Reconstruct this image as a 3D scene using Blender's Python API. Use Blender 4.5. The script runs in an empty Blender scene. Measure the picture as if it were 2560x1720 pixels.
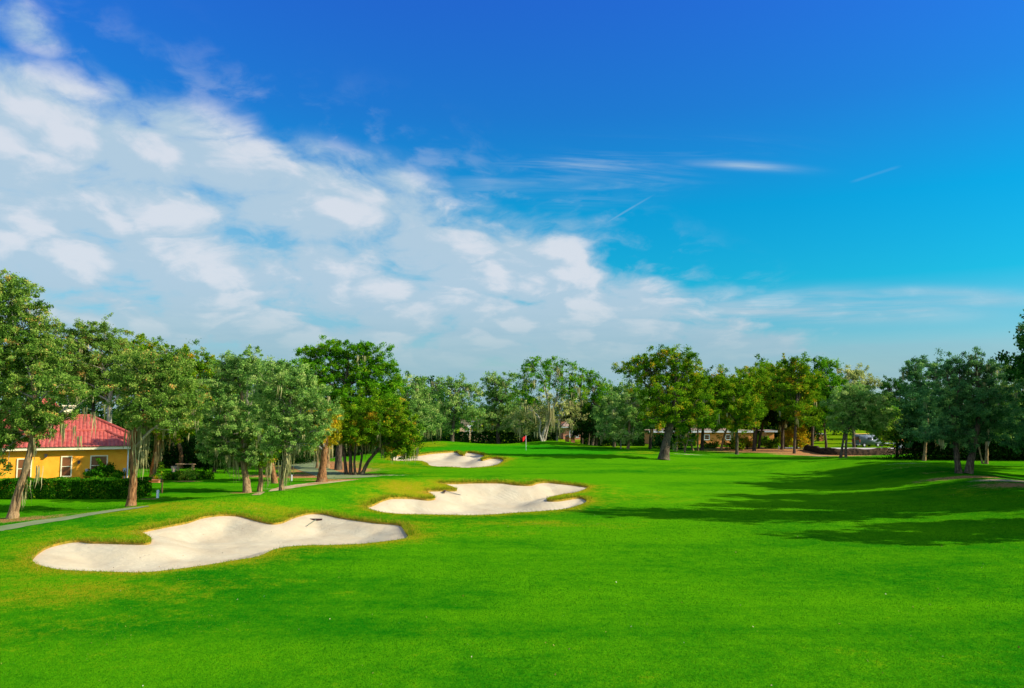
import bpy, bmesh, math, random
import numpy as np
from mathutils import Vector, Matrix
from mathutils.geometry import delaunay_2d_cdt

S = bpy.context.scene
COL = S.collection
R = math.radians

# ------------------------------------------------------------------ camera
CAM_H = 5.6
F = 1991.0                      # focal length in pixels of the 2560 px wide photograph
PITCH = math.atan(180 / F)
cam_d = bpy.data.cameras.new("camera")
cam_d.sensor_width = 36.0
cam_d.lens = 36.0 * F / 2560.0
cam_d.clip_start = 0.1
cam_d.clip_end = 8000
cam = bpy.data.objects.new("camera", cam_d)
cam.location = (0, 0, CAM_H)
cam.rotation_euler = (R(90) + PITCH, 0, 0)
COL.objects.link(cam)
S.camera = cam

# ------------------------------------------------------------------ render settings, light
S.view_settings.view_transform = 'Standard'
S.view_settings.look = 'None'
S.view_settings.exposure = 0.8
S.view_settings.gamma = 1.0
S.view_settings.use_curve_mapping = False
S.cycles.max_bounces = 5
S.cycles.diffuse_bounces = 3
S.cycles.glossy_bounces = 2
S.cycles.transmission_bounces = 3
S.cycles.transparent_max_bounces = 4

SUN_EL = R(31)
SUN_AZ = R(101)                 # clockwise from +Y (the view direction): from the right, a little behind the camera
sun_dir = Vector((math.sin(SUN_AZ) * math.cos(SUN_EL), math.cos(SUN_AZ) * math.cos(SUN_EL), math.sin(SUN_EL)))
sl = bpy.data.lights.new("sun", 'SUN')
sl.energy = 4.6
sl.angle = R(0.5)
sl.color = (1.0, 0.93, 0.80)
so = bpy.data.objects.new("sun", sl)
so.rotation_euler = sun_dir.to_track_quat('Z', 'Y').to_euler()
so.location = (40, -10, 60)
COL.objects.link(so)


# ------------------------------------------------------------------ node helper
class G:
    """A small expression builder over a node tree."""
    def __init__(self, nt):
        self.nt = nt

    def node(self, kind, **kw):
        n = self.nt.nodes.new(kind)
        for k, v in kw.items():
            setattr(n, k, v)
        return n

    def put(self, sock, v):
        if hasattr(v, "is_output") or isinstance(v, bpy.types.NodeSocket):
            self.nt.links.new(v, sock)
        else:
            if sock.type == 'RGBA' and len(v) == 3:
                v = (*v, 1)
            sock.default_value = v

    def m(self, op, a, b=None, c=None, clamp=False):
        n = self.node('ShaderNodeMath', operation=op, use_clamp=clamp)
        self.put(n.inputs[0], a)
        if b is not None: self.put(n.inputs[1], b)
        if c is not None: self.put(n.inputs[2], c)
        return n.outputs[0]

    def add(self, a, b): return self.m('ADD', a, b)
    def sub(self, a, b): return self.m('SUBTRACT', a, b)
    def mul(self, a, b): return self.m('MULTIPLY', a, b)
    def div(self, a, b): return self.m('DIVIDE', a, b)

    def step(self, x, a, b):                # smoothstep
        n = self.node('ShaderNodeMapRange', interpolation_type='SMOOTHSTEP')
        self.put(n.inputs[0], x); n.inputs[1].default_value = a; n.inputs[2].default_value = b
        n.inputs[3].default_value = 0; n.inputs[4].default_value = 1
        if a > b:
            n.inputs[1].default_value = b; n.inputs[2].default_value = a
            n.inputs[3].default_value = 1; n.inputs[4].default_value = 0
        return n.outputs[0]

    def lin(self, x, a, b, c=0, d=1):
        n = self.node('ShaderNodeMapRange')
        self.put(n.inputs[0], x); n.inputs[1].default_value = a; n.inputs[2].default_value = b
        n.inputs[3].default_value = c; n.inputs[4].default_value = d
        return n.outputs[0]

    def noise(self, vec, scale, detail=4, rough=0.55, dist=0.0):
        n = self.node('ShaderNodeTexNoise')
        if vec is not None: self.put(n.inputs['Vector'], vec)
        n.inputs['Scale'].default_value = scale
        n.inputs['Detail'].default_value = detail
        n.inputs['Roughness'].default_value = rough
        n.inputs['Distortion'].default_value = dist
        return n.outputs['Fac']

    def mix(self, f, a, b, blend='MIX'):
        n = self.node('ShaderNodeMix', data_type='RGBA', blend_type=blend)
        n.clamp_factor = True
        self.put(n.inputs[0], f); self.put(n.inputs[6], a); self.put(n.inputs[7], b)
        return n.outputs[2]

    def ramp(self, f, stops):
        n = self.node('ShaderNodeValToRGB')
        e = n.color_ramp.elements
        while len(e) < len(stops): e.new(0.5)
        for i, (p, c) in enumerate(stops):
            e[i].position = p; e[i].color = (*c, 1)
        self.put(n.inputs[0], f)
        return n.outputs[0]

    def attr(self, name):
        n = self.node('ShaderNodeAttribute', attribute_name=name)
        return n.outputs['Fac']

    def vscale(self, v, s):
        n = self.node('ShaderNodeVectorMath', operation='MULTIPLY')
        self.put(n.inputs[0], v); n.inputs[1].default_value = s
        return n.outputs[0]

    def vadd(self, v, s):
        n = self.node('ShaderNodeVectorMath', operation='ADD')
        self.put(n.inputs[0], v); self.put(n.inputs[1], s)
        return n.outputs[0]

    def xyz(self, x, y, z=0.0):
        n = self.node('ShaderNodeCombineXYZ')
        self.put(n.inputs[0], x); self.put(n.inputs[1], y); self.put(n.inputs[2], z)
        return n.outputs[0]


# ------------------------------------------------------------------ photograph pixel <-> world
cp, sp = math.cos(PITCH), math.sin(PITCH)

def pdir(u, v):
    a, b = (u - 1280) / F, (860 - v) / F
    return np.array([a, cp - b * sp, sp + b * cp])

def at(u, v, D):
    d = pdir(u, v)
    t = D / d[1]
    return np.array([d[0] * t, D, CAM_H + d[2] * t])


# ------------------------------------------------------------------ world: sky with clouds
W = bpy.data.worlds.new("World")
S.world = W
W.use_nodes = True
W.cycles.sampling_method = 'MANUAL'
W.cycles.sample_map_resolution = 512
g = G(W.node_tree)
W.node_tree.nodes.clear()
tc = g.node('ShaderNodeTexCoord').outputs['Generated']
sky = g.node('ShaderNodeTexSky', sky_type='NISHITA')
sky.sun_disc = False
sky.sun_elevation = SUN_EL
sky.sun_rotation = SUN_AZ
sky.altitude = 0
sky.air_density = 1.0
sky.dust_density = 0.6
sky.ozone_density = 2.0
sep = g.node('ShaderNodeSeparateXYZ')
g.put(sep.inputs[0], tc)
dx, dy, dz = sep.outputs
zc = g.m('MAXIMUM', dz, 0.0)
HB = 0.30
inv = g.div(1.0, g.add(zc, HB))
px, py = g.mul(dx, inv), g.mul(dy, inv)
P = g.xyz(px, py)

def plane(u, v):
    d = pdir(u, v); d = d / np.linalg.norm(d)
    return np.array([d[0], d[1]]) / (max(d[2], 0) + HB)

# deeper, purer blue overhead and cyan lower down, as clear winter air shows it
tint = g.ramp(g.lin(dz, 0.0, 0.5), [(0.0, (0.56, 0.58, 0.54)), (0.16, (0.34, 0.62, 0.70)), (0.32, (0.03, 0.68, 0.79)),
                                    (0.50, (0.012, 0.68, 0.90)), (0.72, (0.06, 0.52, 1.02)), (1.0, (0.10, 0.455, 1.25))])
blue = g.mix(1.0, sky.outputs[0], tint, 'MULTIPLY')

def line_dist(A, B, flip=1):
    t = (B - A) / np.linalg.norm(B - A)
    n = np.array([-t[1], t[0]]) * flip
    return g.add(g.add(g.mul(px, float(n[0])), g.mul(py, float(n[1]))), float(-n @ A)), t, n

A, B = plane(-40, 170), plane(1560, 655)
e1, tdir, ndir = line_dist(A, B)
if (plane(300, 600) - A) @ ndir < 0:
    e1 = g.mul(e1, -1.0)
warp = g.noise(P, 1.6, 3, 0.5)
e1w = g.add(e1, g.mul(g.sub(warp, 0.5), 0.36))
wn = g.node('ShaderNodeTexNoise'); g.put(wn.inputs['Vector'], P); wn.inputs['Scale'].default_value = 2.6; wn.inputs['Detail'].default_value = 4
off = g.node('ShaderNodeVectorMath', operation='MULTIPLY_ADD')
g.put(off.inputs[0], wn.outputs['Color']); off.inputs[1].default_value = (0.24, 0.24, 0); g.put(off.inputs[2], P)
# rows of rounded puffs, drawn out along the band
ca, sa = float(tdir[0]), float(tdir[1])
qx = g.add(g.mul(px, ca), g.mul(py, sa)); qy = g.add(g.mul(px, -sa), g.mul(py, ca))
rot = g.node('ShaderNodeVectorRotate', rotation_type='Z_AXIS'); g.put(rot.inputs['Vector'], off.outputs[0]); rot.inputs['Angle'].default_value = -math.atan2(sa, ca) + 0.35
def puffs(shift, scale, sm):
    v = g.node('ShaderNodeTexVoronoi', feature='F1')
    g.put(v.inputs['Vector'], g.vscale(g.vadd(rot.outputs[0], shift), (0.95, 1.05, 1)))
    v.inputs['Scale'].default_value = scale; v.inputs['Randomness'].default_value = 1.0
    return g.sub(1.0, v.outputs['Distance'])
n_fine = g.noise(off.outputs[0], 9.5, 7, 0.60)
pf1 = puffs((0, 0, 0), 5.6, 0.35)
pf2 = puffs((0.035, -0.012, 0), 5.6, 0.35)
n_puff = g.add(g.mul(pf1, 0.54), g.mul(n_fine, 0.66))           # about 0.4 .. 1.0
inside = g.m('MINIMUM', g.add(g.mul(e1w, 1.8), 0.16), 0.40)
inside = g.m('MAXIMUM', inside, -0.6)
dens = g.add(n_puff, inside)
cov = g.step(dens, 0.55, 0.95)
cov = g.mul(cov, g.step(e1w, -0.13, 0.03))
# soft feathers ahead of the edge
thin = g.mul(g.mul(g.step(e1, -0.30, 0.10), g.step(n_fine, 0.46, 0.70)), 0.42)
cov = g.m('MAXIMUM', cov, thin)
# veil behind the front rows, thicker towards the horizon
veil = g.mul(g.step(e1w, 0.0, 0.55), g.add(0.50, g.mul(g.step(n_puff, 0.56, 0.84), 0.45)))
cov = g.m('MAXIMUM', cov, veil)
# low bank over the horizon, streaked
streak = g.noise(g.xyz(g.mul(dx, 2.2), g.mul(dz, 22.0)), 1.0, 6, 0.62, 0.4)
low = g.mul(g.sub(1.0, g.step(g.add(dz, g.add(g.mul(dx, 0.035), g.mul(g.sub(streak, 0.5), 0.12))), 0.025, 0.125)), 0.90)
cov = g.m('MAXIMUM', cov, low)

def blob(u, v, ru, rv, rot=0.0):
    """Soft elliptic patch around a direction, in the cloud plane."""
    c = plane(u, v)
    ex = plane(u + ru, v + math.tan(R(rot)) * ru) - c
    ey = plane(u, v - rv) - c
    M = np.linalg.inv(np.array([ex, ey]).T)
    qx, qy = g.sub(px, float(c[0])), g.sub(py, float(c[1]))
    a = g.add(g.mul(qx, float(M[0, 0])), g.mul(qy, float(M[0, 1])))
    b = g.add(g.mul(qx, float(M[1, 0])), g.mul(qy, float(M[1, 1])))
    r2 = g.add(g.mul(a, a), g.mul(b, b))
    return g.m('EXPONENT', g.mul(r2, -1.3)), a, b

wisps = None
st_n = g.noise(g.vscale(P, (1.2, 7.5, 1)), 1.7, 6, 0.62, 0.9)       # long cirrus streaks
for (u, v, ru, rv, rot_, sel, amt) in [
        (1390, 430, 270, 46, -6, 0, 0.75), (1600, 385, 280, 28, -2, 0, 0.5), (1862, 414, 120, 11, 4, 2, 0.70),
        (1540, 470, 170, 34, -8, 0, 0.6), (2040, 768, 420, 46, 1, 3, 1.0), (2330, 745, 300, 30, 2, 3, 0.6),
        (60, 60, 130, 100, 30, 1, 0.85), (60, 170, 150, 40, 20, 1, 0.7), (300, 230, 90, 50, 40, 1, 0.6), (1290, 560, 150, 50, 25, 1, 0.5)]:
    m, a, b = blob(u, v, ru, rv, rot_)
    if sel == 2: w = g.mul(g.mul(m, g.step(st_n, 0.28, 0.62)), amt)
    elif sel == 0: w = g.mul(g.mul(m, g.step(st_n, 0.42, 0.80)), amt)
    elif sel == 3: w = g.mul(g.mul(g.step(m, 0.0, 0.8), g.step(streak, 0.30, 0.60)), amt)
    else: w = g.mul(g.step(g.mul(m, g.add(n_fine, -0.16)), 0.06, 0.50), amt)
    wisps = w if wisps is None else g.m('MAXIMUM', wisps, w)
cov = g.m('MAXIMUM', cov, wisps)

for (u0, v0, u1, v1, wd, amt) in [(1452, 596, 1650, 478, 0.0026, 0.17), (2120, 458, 2260, 412, 0.004, 0.07)]:      # contrails
    a0, b0 = plane(u0, v0), plane(u1, v1)
    ln, t, n = line_dist(a0, b0)
    along = g.add(g.add(g.mul(px, float(t[0])), g.mul(py, float(t[1]))), float(-t @ a0))
    L = float(np.linalg.norm(b0 - a0))
    c = g.sub(1.0, g.step(g.m('ABSOLUTE', ln), 0.0, wd * 2))
    c = g.mul(c, g.mul(g.step(along, 0, L * 0.2), g.sub(1.0, g.step(along, L * 0.75, L))))
    cov = g.m('MAXIMUM', cov, g.mul(c, amt))

lit = g.step(g.add(g.mul(g.sub(pf1, pf2), 1.1), g.add(g.mul(g.sub(n_puff, 0.74), 1.0), g.mul(g.sub(n_fine, 0.5), 0.75))), -0.22, 0.24)
c_hi, c_lo = (0.405, 0.432, 0.475), (0.262, 0.350, 0.425)
ccol = g.mix(lit, c_lo, c_hi)
hz = g.mix(g.step(streak, 0.3, 0.7), (0.155, 0.275, 0.335), (0.225, 0.325, 0.36))
ccol = g.mix(g.sub(1.0, g.step(dz, 0.04, 0.17)), ccol, hz)
back = g.mul(g.step(dy, -0.05, -0.45), g.add(0.45, g.mul(g.step(n_fine, 0.38, 0.62), 0.5)))      # unseen bright cloud added behind the camera as fill for the shade
cov = g.m('MAXIMUM', cov, back)
ccol = g.mix(g.step(dy, 0.0, -0.4), ccol, (0.62, 0.78, 1.00))
# NOTE: cloud radiance is divided by the world strength so that both share one Background
WS = 0.10
ccol = g.mix(1.0, ccol, (1 / WS, 1 / WS, 1 / WS), 'MULTIPLY')
final = g.mix(g.mul(cov, 0.95), blue, ccol)
bg = g.node('ShaderNodeBackground')
g.put(bg.inputs[0], final)
bg.inputs[1].default_value = WS
wo = g.node('ShaderNodeOutputWorld')
g.nt.links.new(bg.outputs[0], wo.inputs[0])

# ------------------------------------------------------------------ terrain shape
def ridge(X, Y, pts, w):
    out = np.zeros_like(X)
    for (x0, y0, a0), (x1, y1, a1) in zip(pts[:-1], pts[1:]):
        ex, ey = x1 - x0, y1 - y0
        L2 = ex * ex + ey * ey
        t = np.clip(((X - x0) * ex + (Y - y0) * ey) / L2, 0, 1)
        d2 = (X - x0 - t * ex) ** 2 + (Y - y0 - t * ey) ** 2
        out = np.maximum(out, (a0 + t * (a1 - a0)) * np.exp(-d2 / (w * w)))
    return out

def bump(X, Y, cx, cy, sx, sy, amp, rot=0.0):
    c, s = math.cos(rot), math.sin(rot)
    a = ((X - cx) * c + (Y - cy) * s) / sx
    b = (-(X - cx) * s + (Y - cy) * c) / sy
    return amp * np.exp(-(a * a + b * b))

LEFT_RIDGE = [(-23, 41.5, 0.25), (-18.5, 46, 0.68), (-16, 49, 0.75), (-14.1, 52, 0.80), (-12.3, 54.5, 1.0), (-9.7, 58, 1.15), (-5, 61, 1.0), (1, 62, 0.85), (6, 61, 0.45), (9, 60, 0.1)]
RIGHT_RIDGE = [(24, 89, 0.0), (28, 88, 0.42), (32, 86.5, 0.92), (36.3, 85, 1.22), (38, 78, 1.22), (36.5, 70, 1.15), (34.5, 58, 1.08), (32.5, 48, 0.9), (31, 36, 0.4), (30, 28, 0.0)]

def H(X, Y):
    X = np.asarray(X, float); Y = np.asarray(Y, float)
    z = ridge(X, Y, LEFT_RIDGE, 4.2)
    z = np.maximum(z, ridge(X, Y, RIGHT_RIDGE, 6.5))
    # the raised putting green with its back mounds
    r = np.sqrt(((X - 1) / 27) ** 2 + ((Y - 120) / 24) ** 2)
    z = z + 0.62 * (1 - np.clip((r - 0.62) / 0.55, 0, 1) ** 2 * (3 - 2 * np.clip((r - 0.62) / 0.55, 0, 1)))
    z = z + bump(X, Y, -13.5, 135, 7.5, 5.0, 0.95) + bump(X, Y, 7, 138, 6.0, 5.0, 0.80) + bump(X, Y, -3, 139, 9, 5, 0.12)
    z = z + bump(X, Y, -17, 96, 7, 9, 0.55)
    # gentle rolls of the fairway
    z = z + 0.10 * np.sin(X * 0.13 + 0.6) * np.sin(Y * 0.09 + 1.1) * np.clip((Y - 14) / 20, 0, 1) * np.clip((150 - Y) / 40, 0, 1) * np.clip((60 - np.abs(X)) / 20, 0, 1)
    far = np.clip((150 - Y) / 10, 0, 1) * np.clip((95 - np.abs(X)) / 15, 0, 1)
    return z * far

def h1(x, y):
    return float(H(np.array([x]), np.array([y]))[0])

def ground(u, v):
    d = pdir(u, v)
    ts = np.arange(8, 420, 0.2)
    pts = np.outer(ts, d); pts[:, 2] += CAM_H
    hz_ = H(pts[:, 0], pts[:, 1])
    k = np.argmax(pts[:, 2] < hz_)
    if pts[k, 2] >= hz_[k]:
        raise ValueError("no ground at %s %s" % (u, v))
    a, b = ts[k] - 0.2, ts[k]
    for _ in range(25):
        m_ = (a + b) / 2
        p = d * m_
        if p[2] + CAM_H < h1(p[0], p[1]): b = m_
        else: a = m_
    p = d * b
    return np.array([p[0], p[1], h1(p[0], p[1])])

# ------------------------------------------------------------------ mesh + object helpers
def np_mesh(name, V, Fq, smooth=False, attrs=None):
    V = np.asarray(V, np.float32); Fq = np.asarray(Fq, np.int32)
    me = bpy.data.meshes.new(name)
    k = Fq.shape[1]
    me.vertices.add(len(V)); me.vertices.foreach_set("co", V.ravel())
    me.loops.add(Fq.size); me.loops.foreach_set("vertex_index", Fq.ravel())
    me.polygons.add(len(Fq))
    me.polygons.foreach_set("loop_start", np.arange(0, Fq.size, k, dtype=np.int32))
    me.polygons.foreach_set("loop_total", np.full(len(Fq), k, np.int32))
    if smooth:
        me.polygons.foreach_set("use_smooth", np.ones(len(Fq), bool))
    for an, av in (attrs or {}).items():
        a = me.attributes.new(an, 'FLOAT', 'POINT')
        a.data.foreach_set("value", np.asarray(av, np.float32))
    me.update(calc_edges=True)
    return me

def link(name, me, mat=None, parent=None):
    o = bpy.data.objects.new(name, me)
    COL.objects.link(o)
    if mat is not None and me is not None and not me.materials: me.materials.append(mat)
    if parent is not None: o.parent = parent
    return o

def tag(o, label=None, cat=None, group=None, kind=None):
    for k_, v_ in (('label', label), ('category', cat), ('group', group), ('kind', kind)):
        if v_: o[k_] = v_
    return o

def empty(name, loc, label, cat, group=None, rz=0.0):
    o = bpy.data.objects.new(name, None)
    o.empty_display_size = 0.3
    o.location = loc; o.rotation_euler = (0, 0, rz)
    COL.objects.link(o)
    return tag(o, label, cat, group)

class MB:
    """Collects boxes, tubes and polygons, builds ONE mesh object."""
    def __init__(self): self.bm = bmesh.new()
    def box(self, x0, x1, y0, y1, z0, z1, bev=0.0):
        vs = [self.bm.verts.new(c) for c in ((x0, y0, z0), (x1, y0, z0), (x1, y1, z0), (x0, y1, z0), (x0, y0, z1), (x1, y0, z1), (x1, y1, z1), (x0, y1, z1))]
        fs = [self.bm.faces.new([vs[i] for i in q]) for q in ((0, 3, 2, 1), (4, 5, 6, 7), (0, 1, 5, 4), (1, 2, 6, 5), (2, 3, 7, 6), (3, 0, 4, 7))]
        if bev:
            es = {e for f in fs for e in f.edges}
            bmesh.ops.bevel(self.bm, geom=list(es), offset=bev, segments=2, affect='EDGES', profile=0.5)
        return self
    def poly(self, pts):
        self.bm.faces.new([self.bm.verts.new(tuple(p)) for p in pts]); return self
    def prism(self, pts, axis, a, b):
        """pts: 2-D outline; axis: the extruded axis 'x' or 'y' or 'z'."""
        def mk(p, t):
            return {'x': (t, p[0], p[1]), 'y': (p[0], t, p[1]), 'z': (p[0], p[1], t)}[axis]
        lo = [self.bm.verts.new(mk(p, a)) for p in pts]; hi = [self.bm.verts.new(mk(p, b)) for p in pts]
        n = len(pts)
        self.bm.faces.new(lo); self.bm.faces.new(hi[::-1])
        for i in range(n):
            self.bm.faces.new((lo[i], hi[i], hi[(i + 1) % n], lo[(i + 1) % n]))
        return self
    def tube(self, pts, rad, n=8, cap=True):
        V, Fq = tube_np([pts], [rad], n)
        vs = [self.bm.verts.new(tuple(v)) for v in V]
        for q in Fq: self.bm.faces.new([vs[i] for i in q])
        if cap:
            self.bm.faces.new(vs[:n][::-1]); self.bm.faces.new(vs[-n:])
        return self
    def build(self, name, mat, parent=None, smooth=False):
        me = bpy.data.meshes.new(name)
        bmesh.ops.recalc_face_normals(self.bm, faces=self.bm.faces[:])
        self.bm.to_mesh(me); self.bm.free()
        if smooth:
            for p in me.polygons: p.use_smooth = True
        return link(name, me, mat, parent)

def tube_np(paths, radii, n=6):
    """Tapered tubes along polylines -> one vertex / quad array."""
    VV, FF, off = [], [], 0
    for pts, rad in zip(paths, radii):
        pts = np.asarray(pts, float); k = len(pts)
        rad = np.broadcast_to(np.asarray(rad, float), (k,))
        T = np.gradient(pts, axis=0)
        T /= np.linalg.norm(T, axis=1)[:, None] + 1e-9
        ref = np.array([0.31, 0.9, 0.2]) if abs(T[0, 1]) < 0.8 else np.array([1.0, 0.1, 0.0])
        U = np.cross(T, ref); U /= np.linalg.norm(U, axis=1)[:, None] + 1e-9
        Vv = np.cross(T, U)
        a = np.linspace(0, 2 * math.pi, n, endpoint=False)
        ring = pts[:, None, :] + rad[:, None, None] * (np.cos(a)[None, :, None] * U[:, None, :] + np.sin(a)[None, :, None] * Vv[:, None, :])
        VV.append(ring.reshape(-1, 3))
        i = np.arange(k - 1)[:, None] * n; j = np.arange(n)[None, :]
        q = np.stack([i + j, i + (j + 1) % n, i + n + (j + 1) % n, i + n + j], -1).reshape(-1, 4)
        FF.append(q + off); off += k * n
    return np.concatenate(VV), np.concatenate(FF)

def smooth_path(pts, per=4):
    """Catmull-Rom through points."""
    pts = np.asarray(pts, float)
    if len(pts) < 3: 
        t = np.linspace(0, 1, per * 2 + 1)[:, None]
        return pts[0] * (1 - t) + pts[-1] * t
    P_ = np.vstack([2 * pts[0] - pts[1], pts, 2 * pts[-1] - pts[-2]])
    out = []
    for i in range(1, len(P_) - 2):
        p0, p1, p2, p3 = P_[i - 1:i + 3]
        for t in np.linspace(0, 1, per, endpoint=False):
            out.append(0.5 * (2 * p1 + (p2 - p0) * t + (2 * p0 - 5 * p1 + 4 * p2 - p3) * t * t + (3 * p1 - p0 - 3 * p2 + p3) * t ** 3))
    out.append(pts[-1])
    return np.array(out)

# ------------------------------------------------------------------ materials
def material(name, fn, rough=0.85, spec=0.2):
    m_ = bpy.data.materials.new(name)
    m_.use_nodes = True
    nt = m_.node_tree
    b = nt.nodes['Principled BSDF']
    b.inputs['Roughness'].default_value = rough
    b.inputs['Specular IOR Level'].default_value = spec
    gg = G(nt)
    col, bumpv, bs = fn(gg)
    gg.put(b.inputs['Base Color'], col)
    if bumpv is not None:
        bn = gg.node('ShaderNodeBump'); bn.inputs['Strength'].default_value = bs[0]; bn.inputs['Distance'].default_value = bs[1]
        gg.put(bn.inputs['Height'], bumpv)
        nt.links.new(bn.outputs[0], b.inputs['Normal'])
    return m_

def obj_co(gg): return gg.node('ShaderNodeTexCoord').outputs['Object']
def pos_co(gg): return gg.node('ShaderNodeNewGeometry').outputs['Position']

def plain(name, c, rough=0.6, var=0.12, scale=6.0, spec=0.3, metal=0.0, bump_=0.0):
    def fn(gg):
        n = gg.noise(obj_co(gg), scale, 5, 0.6)
        d = tuple(x * (1 - var) for x in c); e = tuple(min(1, x * (1 + var)) for x in c)
        return gg.mix(gg.step(n, 0.3, 0.7), d, e), (n if bump_ else None), (bump_, 0.02)
    m_ = material(name, fn, rough, spec)
    m_.node_tree.nodes['Principled BSDF'].inputs['Metallic'].default_value = metal
    return m_

def grass_fn(gg):
    p = pos_co(gg)
    big = gg.noise(gg.vscale(p, (0.6, 1.5, 1)), 0.075, 4, 0.55, 0.8)
    mid = gg.noise(p, 0.32, 5, 0.6, 0.4)
    mott = gg.noise(p, 1.6, 5, 0.65)
    fine = gg.noise(gg.vscale(p, (1.0, 0.6, 1)), 9.0, 4, 0.75)
    spk = gg.noise(p, 28.0, 2, 0.7)
    sx_ = gg.node('ShaderNodeSeparateXYZ'); gg.put(sx_.inputs[0], p)
    mid_strip = gg.mul(gg.step(gg.add(gg.sub(sx_.outputs[1], gg.m('ABSOLUTE', gg.sub(sx_.outputs[0], 6.0))), gg.mul(big, 14.0)), 12.0, 46.0), 0.35)   # lighter strip down the middle of the hole
    rough_ = gg.attr("rough"); mulch = gg.attr("mulch"); bare = gg.attr("bare"); green = gg.attr("green")
    a = gg.step(gg.add(gg.add(gg.mul(big, 1.05), gg.mul(gg.sub(mid, 0.22), 0.45)), gg.add(gg.mul(gg.sub(mott, 0.5), 0.5), gg.add(gg.mul(gg.sub(fine, 0.5), 0.55), gg.mul(mid_strip, 0.30)))), 0.34, 0.94)
    c = gg.mix(a, (0.0020, 0.125, 0.002), (0.078, 0.270, 0.0020))
    c = gg.mix(gg.mul(gg.step(fine, 0.55, 0.8), 0.35), c, (0.075, 0.21, 0.004))
    # rough: olive and straw
    rr = gg.step(gg.add(rough_, gg.add(gg.mul(gg.sub(mid, 0.5), 0.9), gg.add(gg.mul(gg.sub(mott, 0.5), 0.9), gg.mul(gg.sub(fine, 0.5), 0.9)))), 0.22, 0.85)
    c = gg.mix(rr, c, (0.235, 0.235, 0.005))
    rr2 = gg.step(gg.add(rough_, gg.add(gg.mul(gg.sub(mott, 0.5), 1.3), gg.mul(gg.sub(fine, 0.5), 1.3))), 0.80, 1.35)
    c = gg.mix(gg.mul(rr2, 0.85), c, (0.40, 0.22, 0.02))
    c = gg.mix(gg.mul(green, gg.add(0.6, gg.mul(fine, 0.3))), c, (0.018, 0.24, 0.003))
    mm = gg.step(gg.add(mulch, gg.add(gg.mul(gg.sub(mott, 0.5), 0.9), gg.mul(gg.sub(fine, 0.5), 0.9))), 0.35, 0.75)
    c = gg.mix(mm, c, gg.mix(gg.step(fine, 0.35, 0.65), (0.30, 0.105, 0.035), (0.50, 0.26, 0.10)))
    bb = gg.step(gg.add(bare, gg.add(gg.mul(gg.sub(mott, 0.5), 0.9), gg.mul(gg.sub(fine, 0.5), 0.8))), 0.4, 0.8)
    c = gg.mix(bb, c, gg.mix(fine, (0.36, 0.24, 0.12), (0.58, 0.46, 0.30)))
    # grain of the sward
    c = gg.mix(0.75, c, gg.mix(gg.step(spk, 0.3, 0.7), (0.55, 0.55, 0.55), (1.25, 1.25, 1.25)), 'MULTIPLY')
    return c, gg.add(gg.mul(fine, 0.6), gg.mul(spk, 0.5)), (0.5, 0.05)
M_GRASS = material("turf", grass_fn, 0.95, 0.0)

def sand_fn(gg):
    p = pos_co(gg)
    n1 = gg.noise(p, 0.5, 4, 0.55, 0.8)
    n2 = gg.noise(p, 5.0, 5, 0.7)
    w = gg.node('ShaderNodeTexWave', wave_type='RINGS', rings_direction='Z')
    gg.put(w.inputs['Vector'], gg.vadd(p, (10.0, -48.0, 0)))
    w.inputs['Scale'].default_value = 1.1; w.inputs['Distortion'].default_value = 7.0; w.inputs['Detail'].default_value = 3; w.inputs['Detail Scale'].default_value = 0.5
    tr = gg.mul(w.outputs['Fac'], gg.step(n1, 0.42, 0.7))
    c = gg.mix(gg.step(n1, 0.3, 0.7), (0.475, 0.38, 0.225), (0.525, 0.445, 0.275))
    c = gg.mix(gg.mul(gg.step(n2, 0.5, 0.75), 0.35), c, (0.52, 0.39, 0.26))
    c = gg.mix(gg.step(gg.noise(p, 2.6, 3, 0.6), 0.70, 0.76), c, (0.34, 0.20, 0.12))
    c = gg.mix(gg.mul(gg.step(gg.attr("edge"), 0.3, 1.0), gg.step(n2, 0.38, 0.6)), c, (0.55, 0.40, 0.24))
    vor = gg.node('ShaderNodeTexVoronoi', feature='SMOOTH_F1'); gg.put(vor.inputs['Vector'], p); vor.inputs['Scale'].default_value = 3.2
    foot = gg.mul(gg.step(vor.outputs['Distance'], 0.22, 0.05), gg.step(gg.noise(p, 0.35, 2), 0.52, 0.62))
    return c, gg.sub(gg.add(gg.mul(tr, 0.45), gg.mul(n2, 0.9)), gg.mul(foot, 0.8)), (0.55, 0.05)
M_SAND = material("bunker_sand", sand_fn, 0.95, 0.05)
M_TURFEDGE = material("turf_edge", lambda gg: (gg.mix(gg.step(gg.noise(pos_co(gg), 3.5, 4, 0.7), 0.35, 0.65), (0.17, 0.14, 0.012), (0.36, 0.22, 0.03)), None, (0, 0)), 0.95, 0.05)

def path_fn(gg):
    p = pos_co(gg)
    n1 = gg.noise(p, 0.6, 5, 0.6); n2 = gg.noise(p, 9.0, 4, 0.7)
    c = gg.mix(gg.step(n1, 0.3, 0.7), (0.15, 0.20, 0.07), (0.25, 0.28, 0.12))
    c = gg.mix(gg.mul(n2, 0.4), c, (0.14, 0.15, 0.09))
    return c, n2, (0.3, 0.02)
M_PATH = material("cart_path", path_fn, 0.9, 0.1)
M_DIRT = material("sandy_track", lambda gg: (gg.mix(gg.step(gg.noise(pos_co(gg), 0.7, 5, 0.65, 0.5), 0.32, 0.68), (0.32, 0.19, 0.07), (0.50, 0.38, 0.20)), gg.noise(pos_co(gg), 8, 4), (0.4, 0.03)), 0.95, 0.05)
M_ROAD = material("concrete_road", lambda gg: (gg.mix(gg.step(gg.noise(pos_co(gg), 0.5, 5, 0.6), 0.3, 0.7), (0.44, 0.36, 0.29), (0.56, 0.50, 0.44)), None, (0, 0)), 0.85, 0.1)
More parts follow.
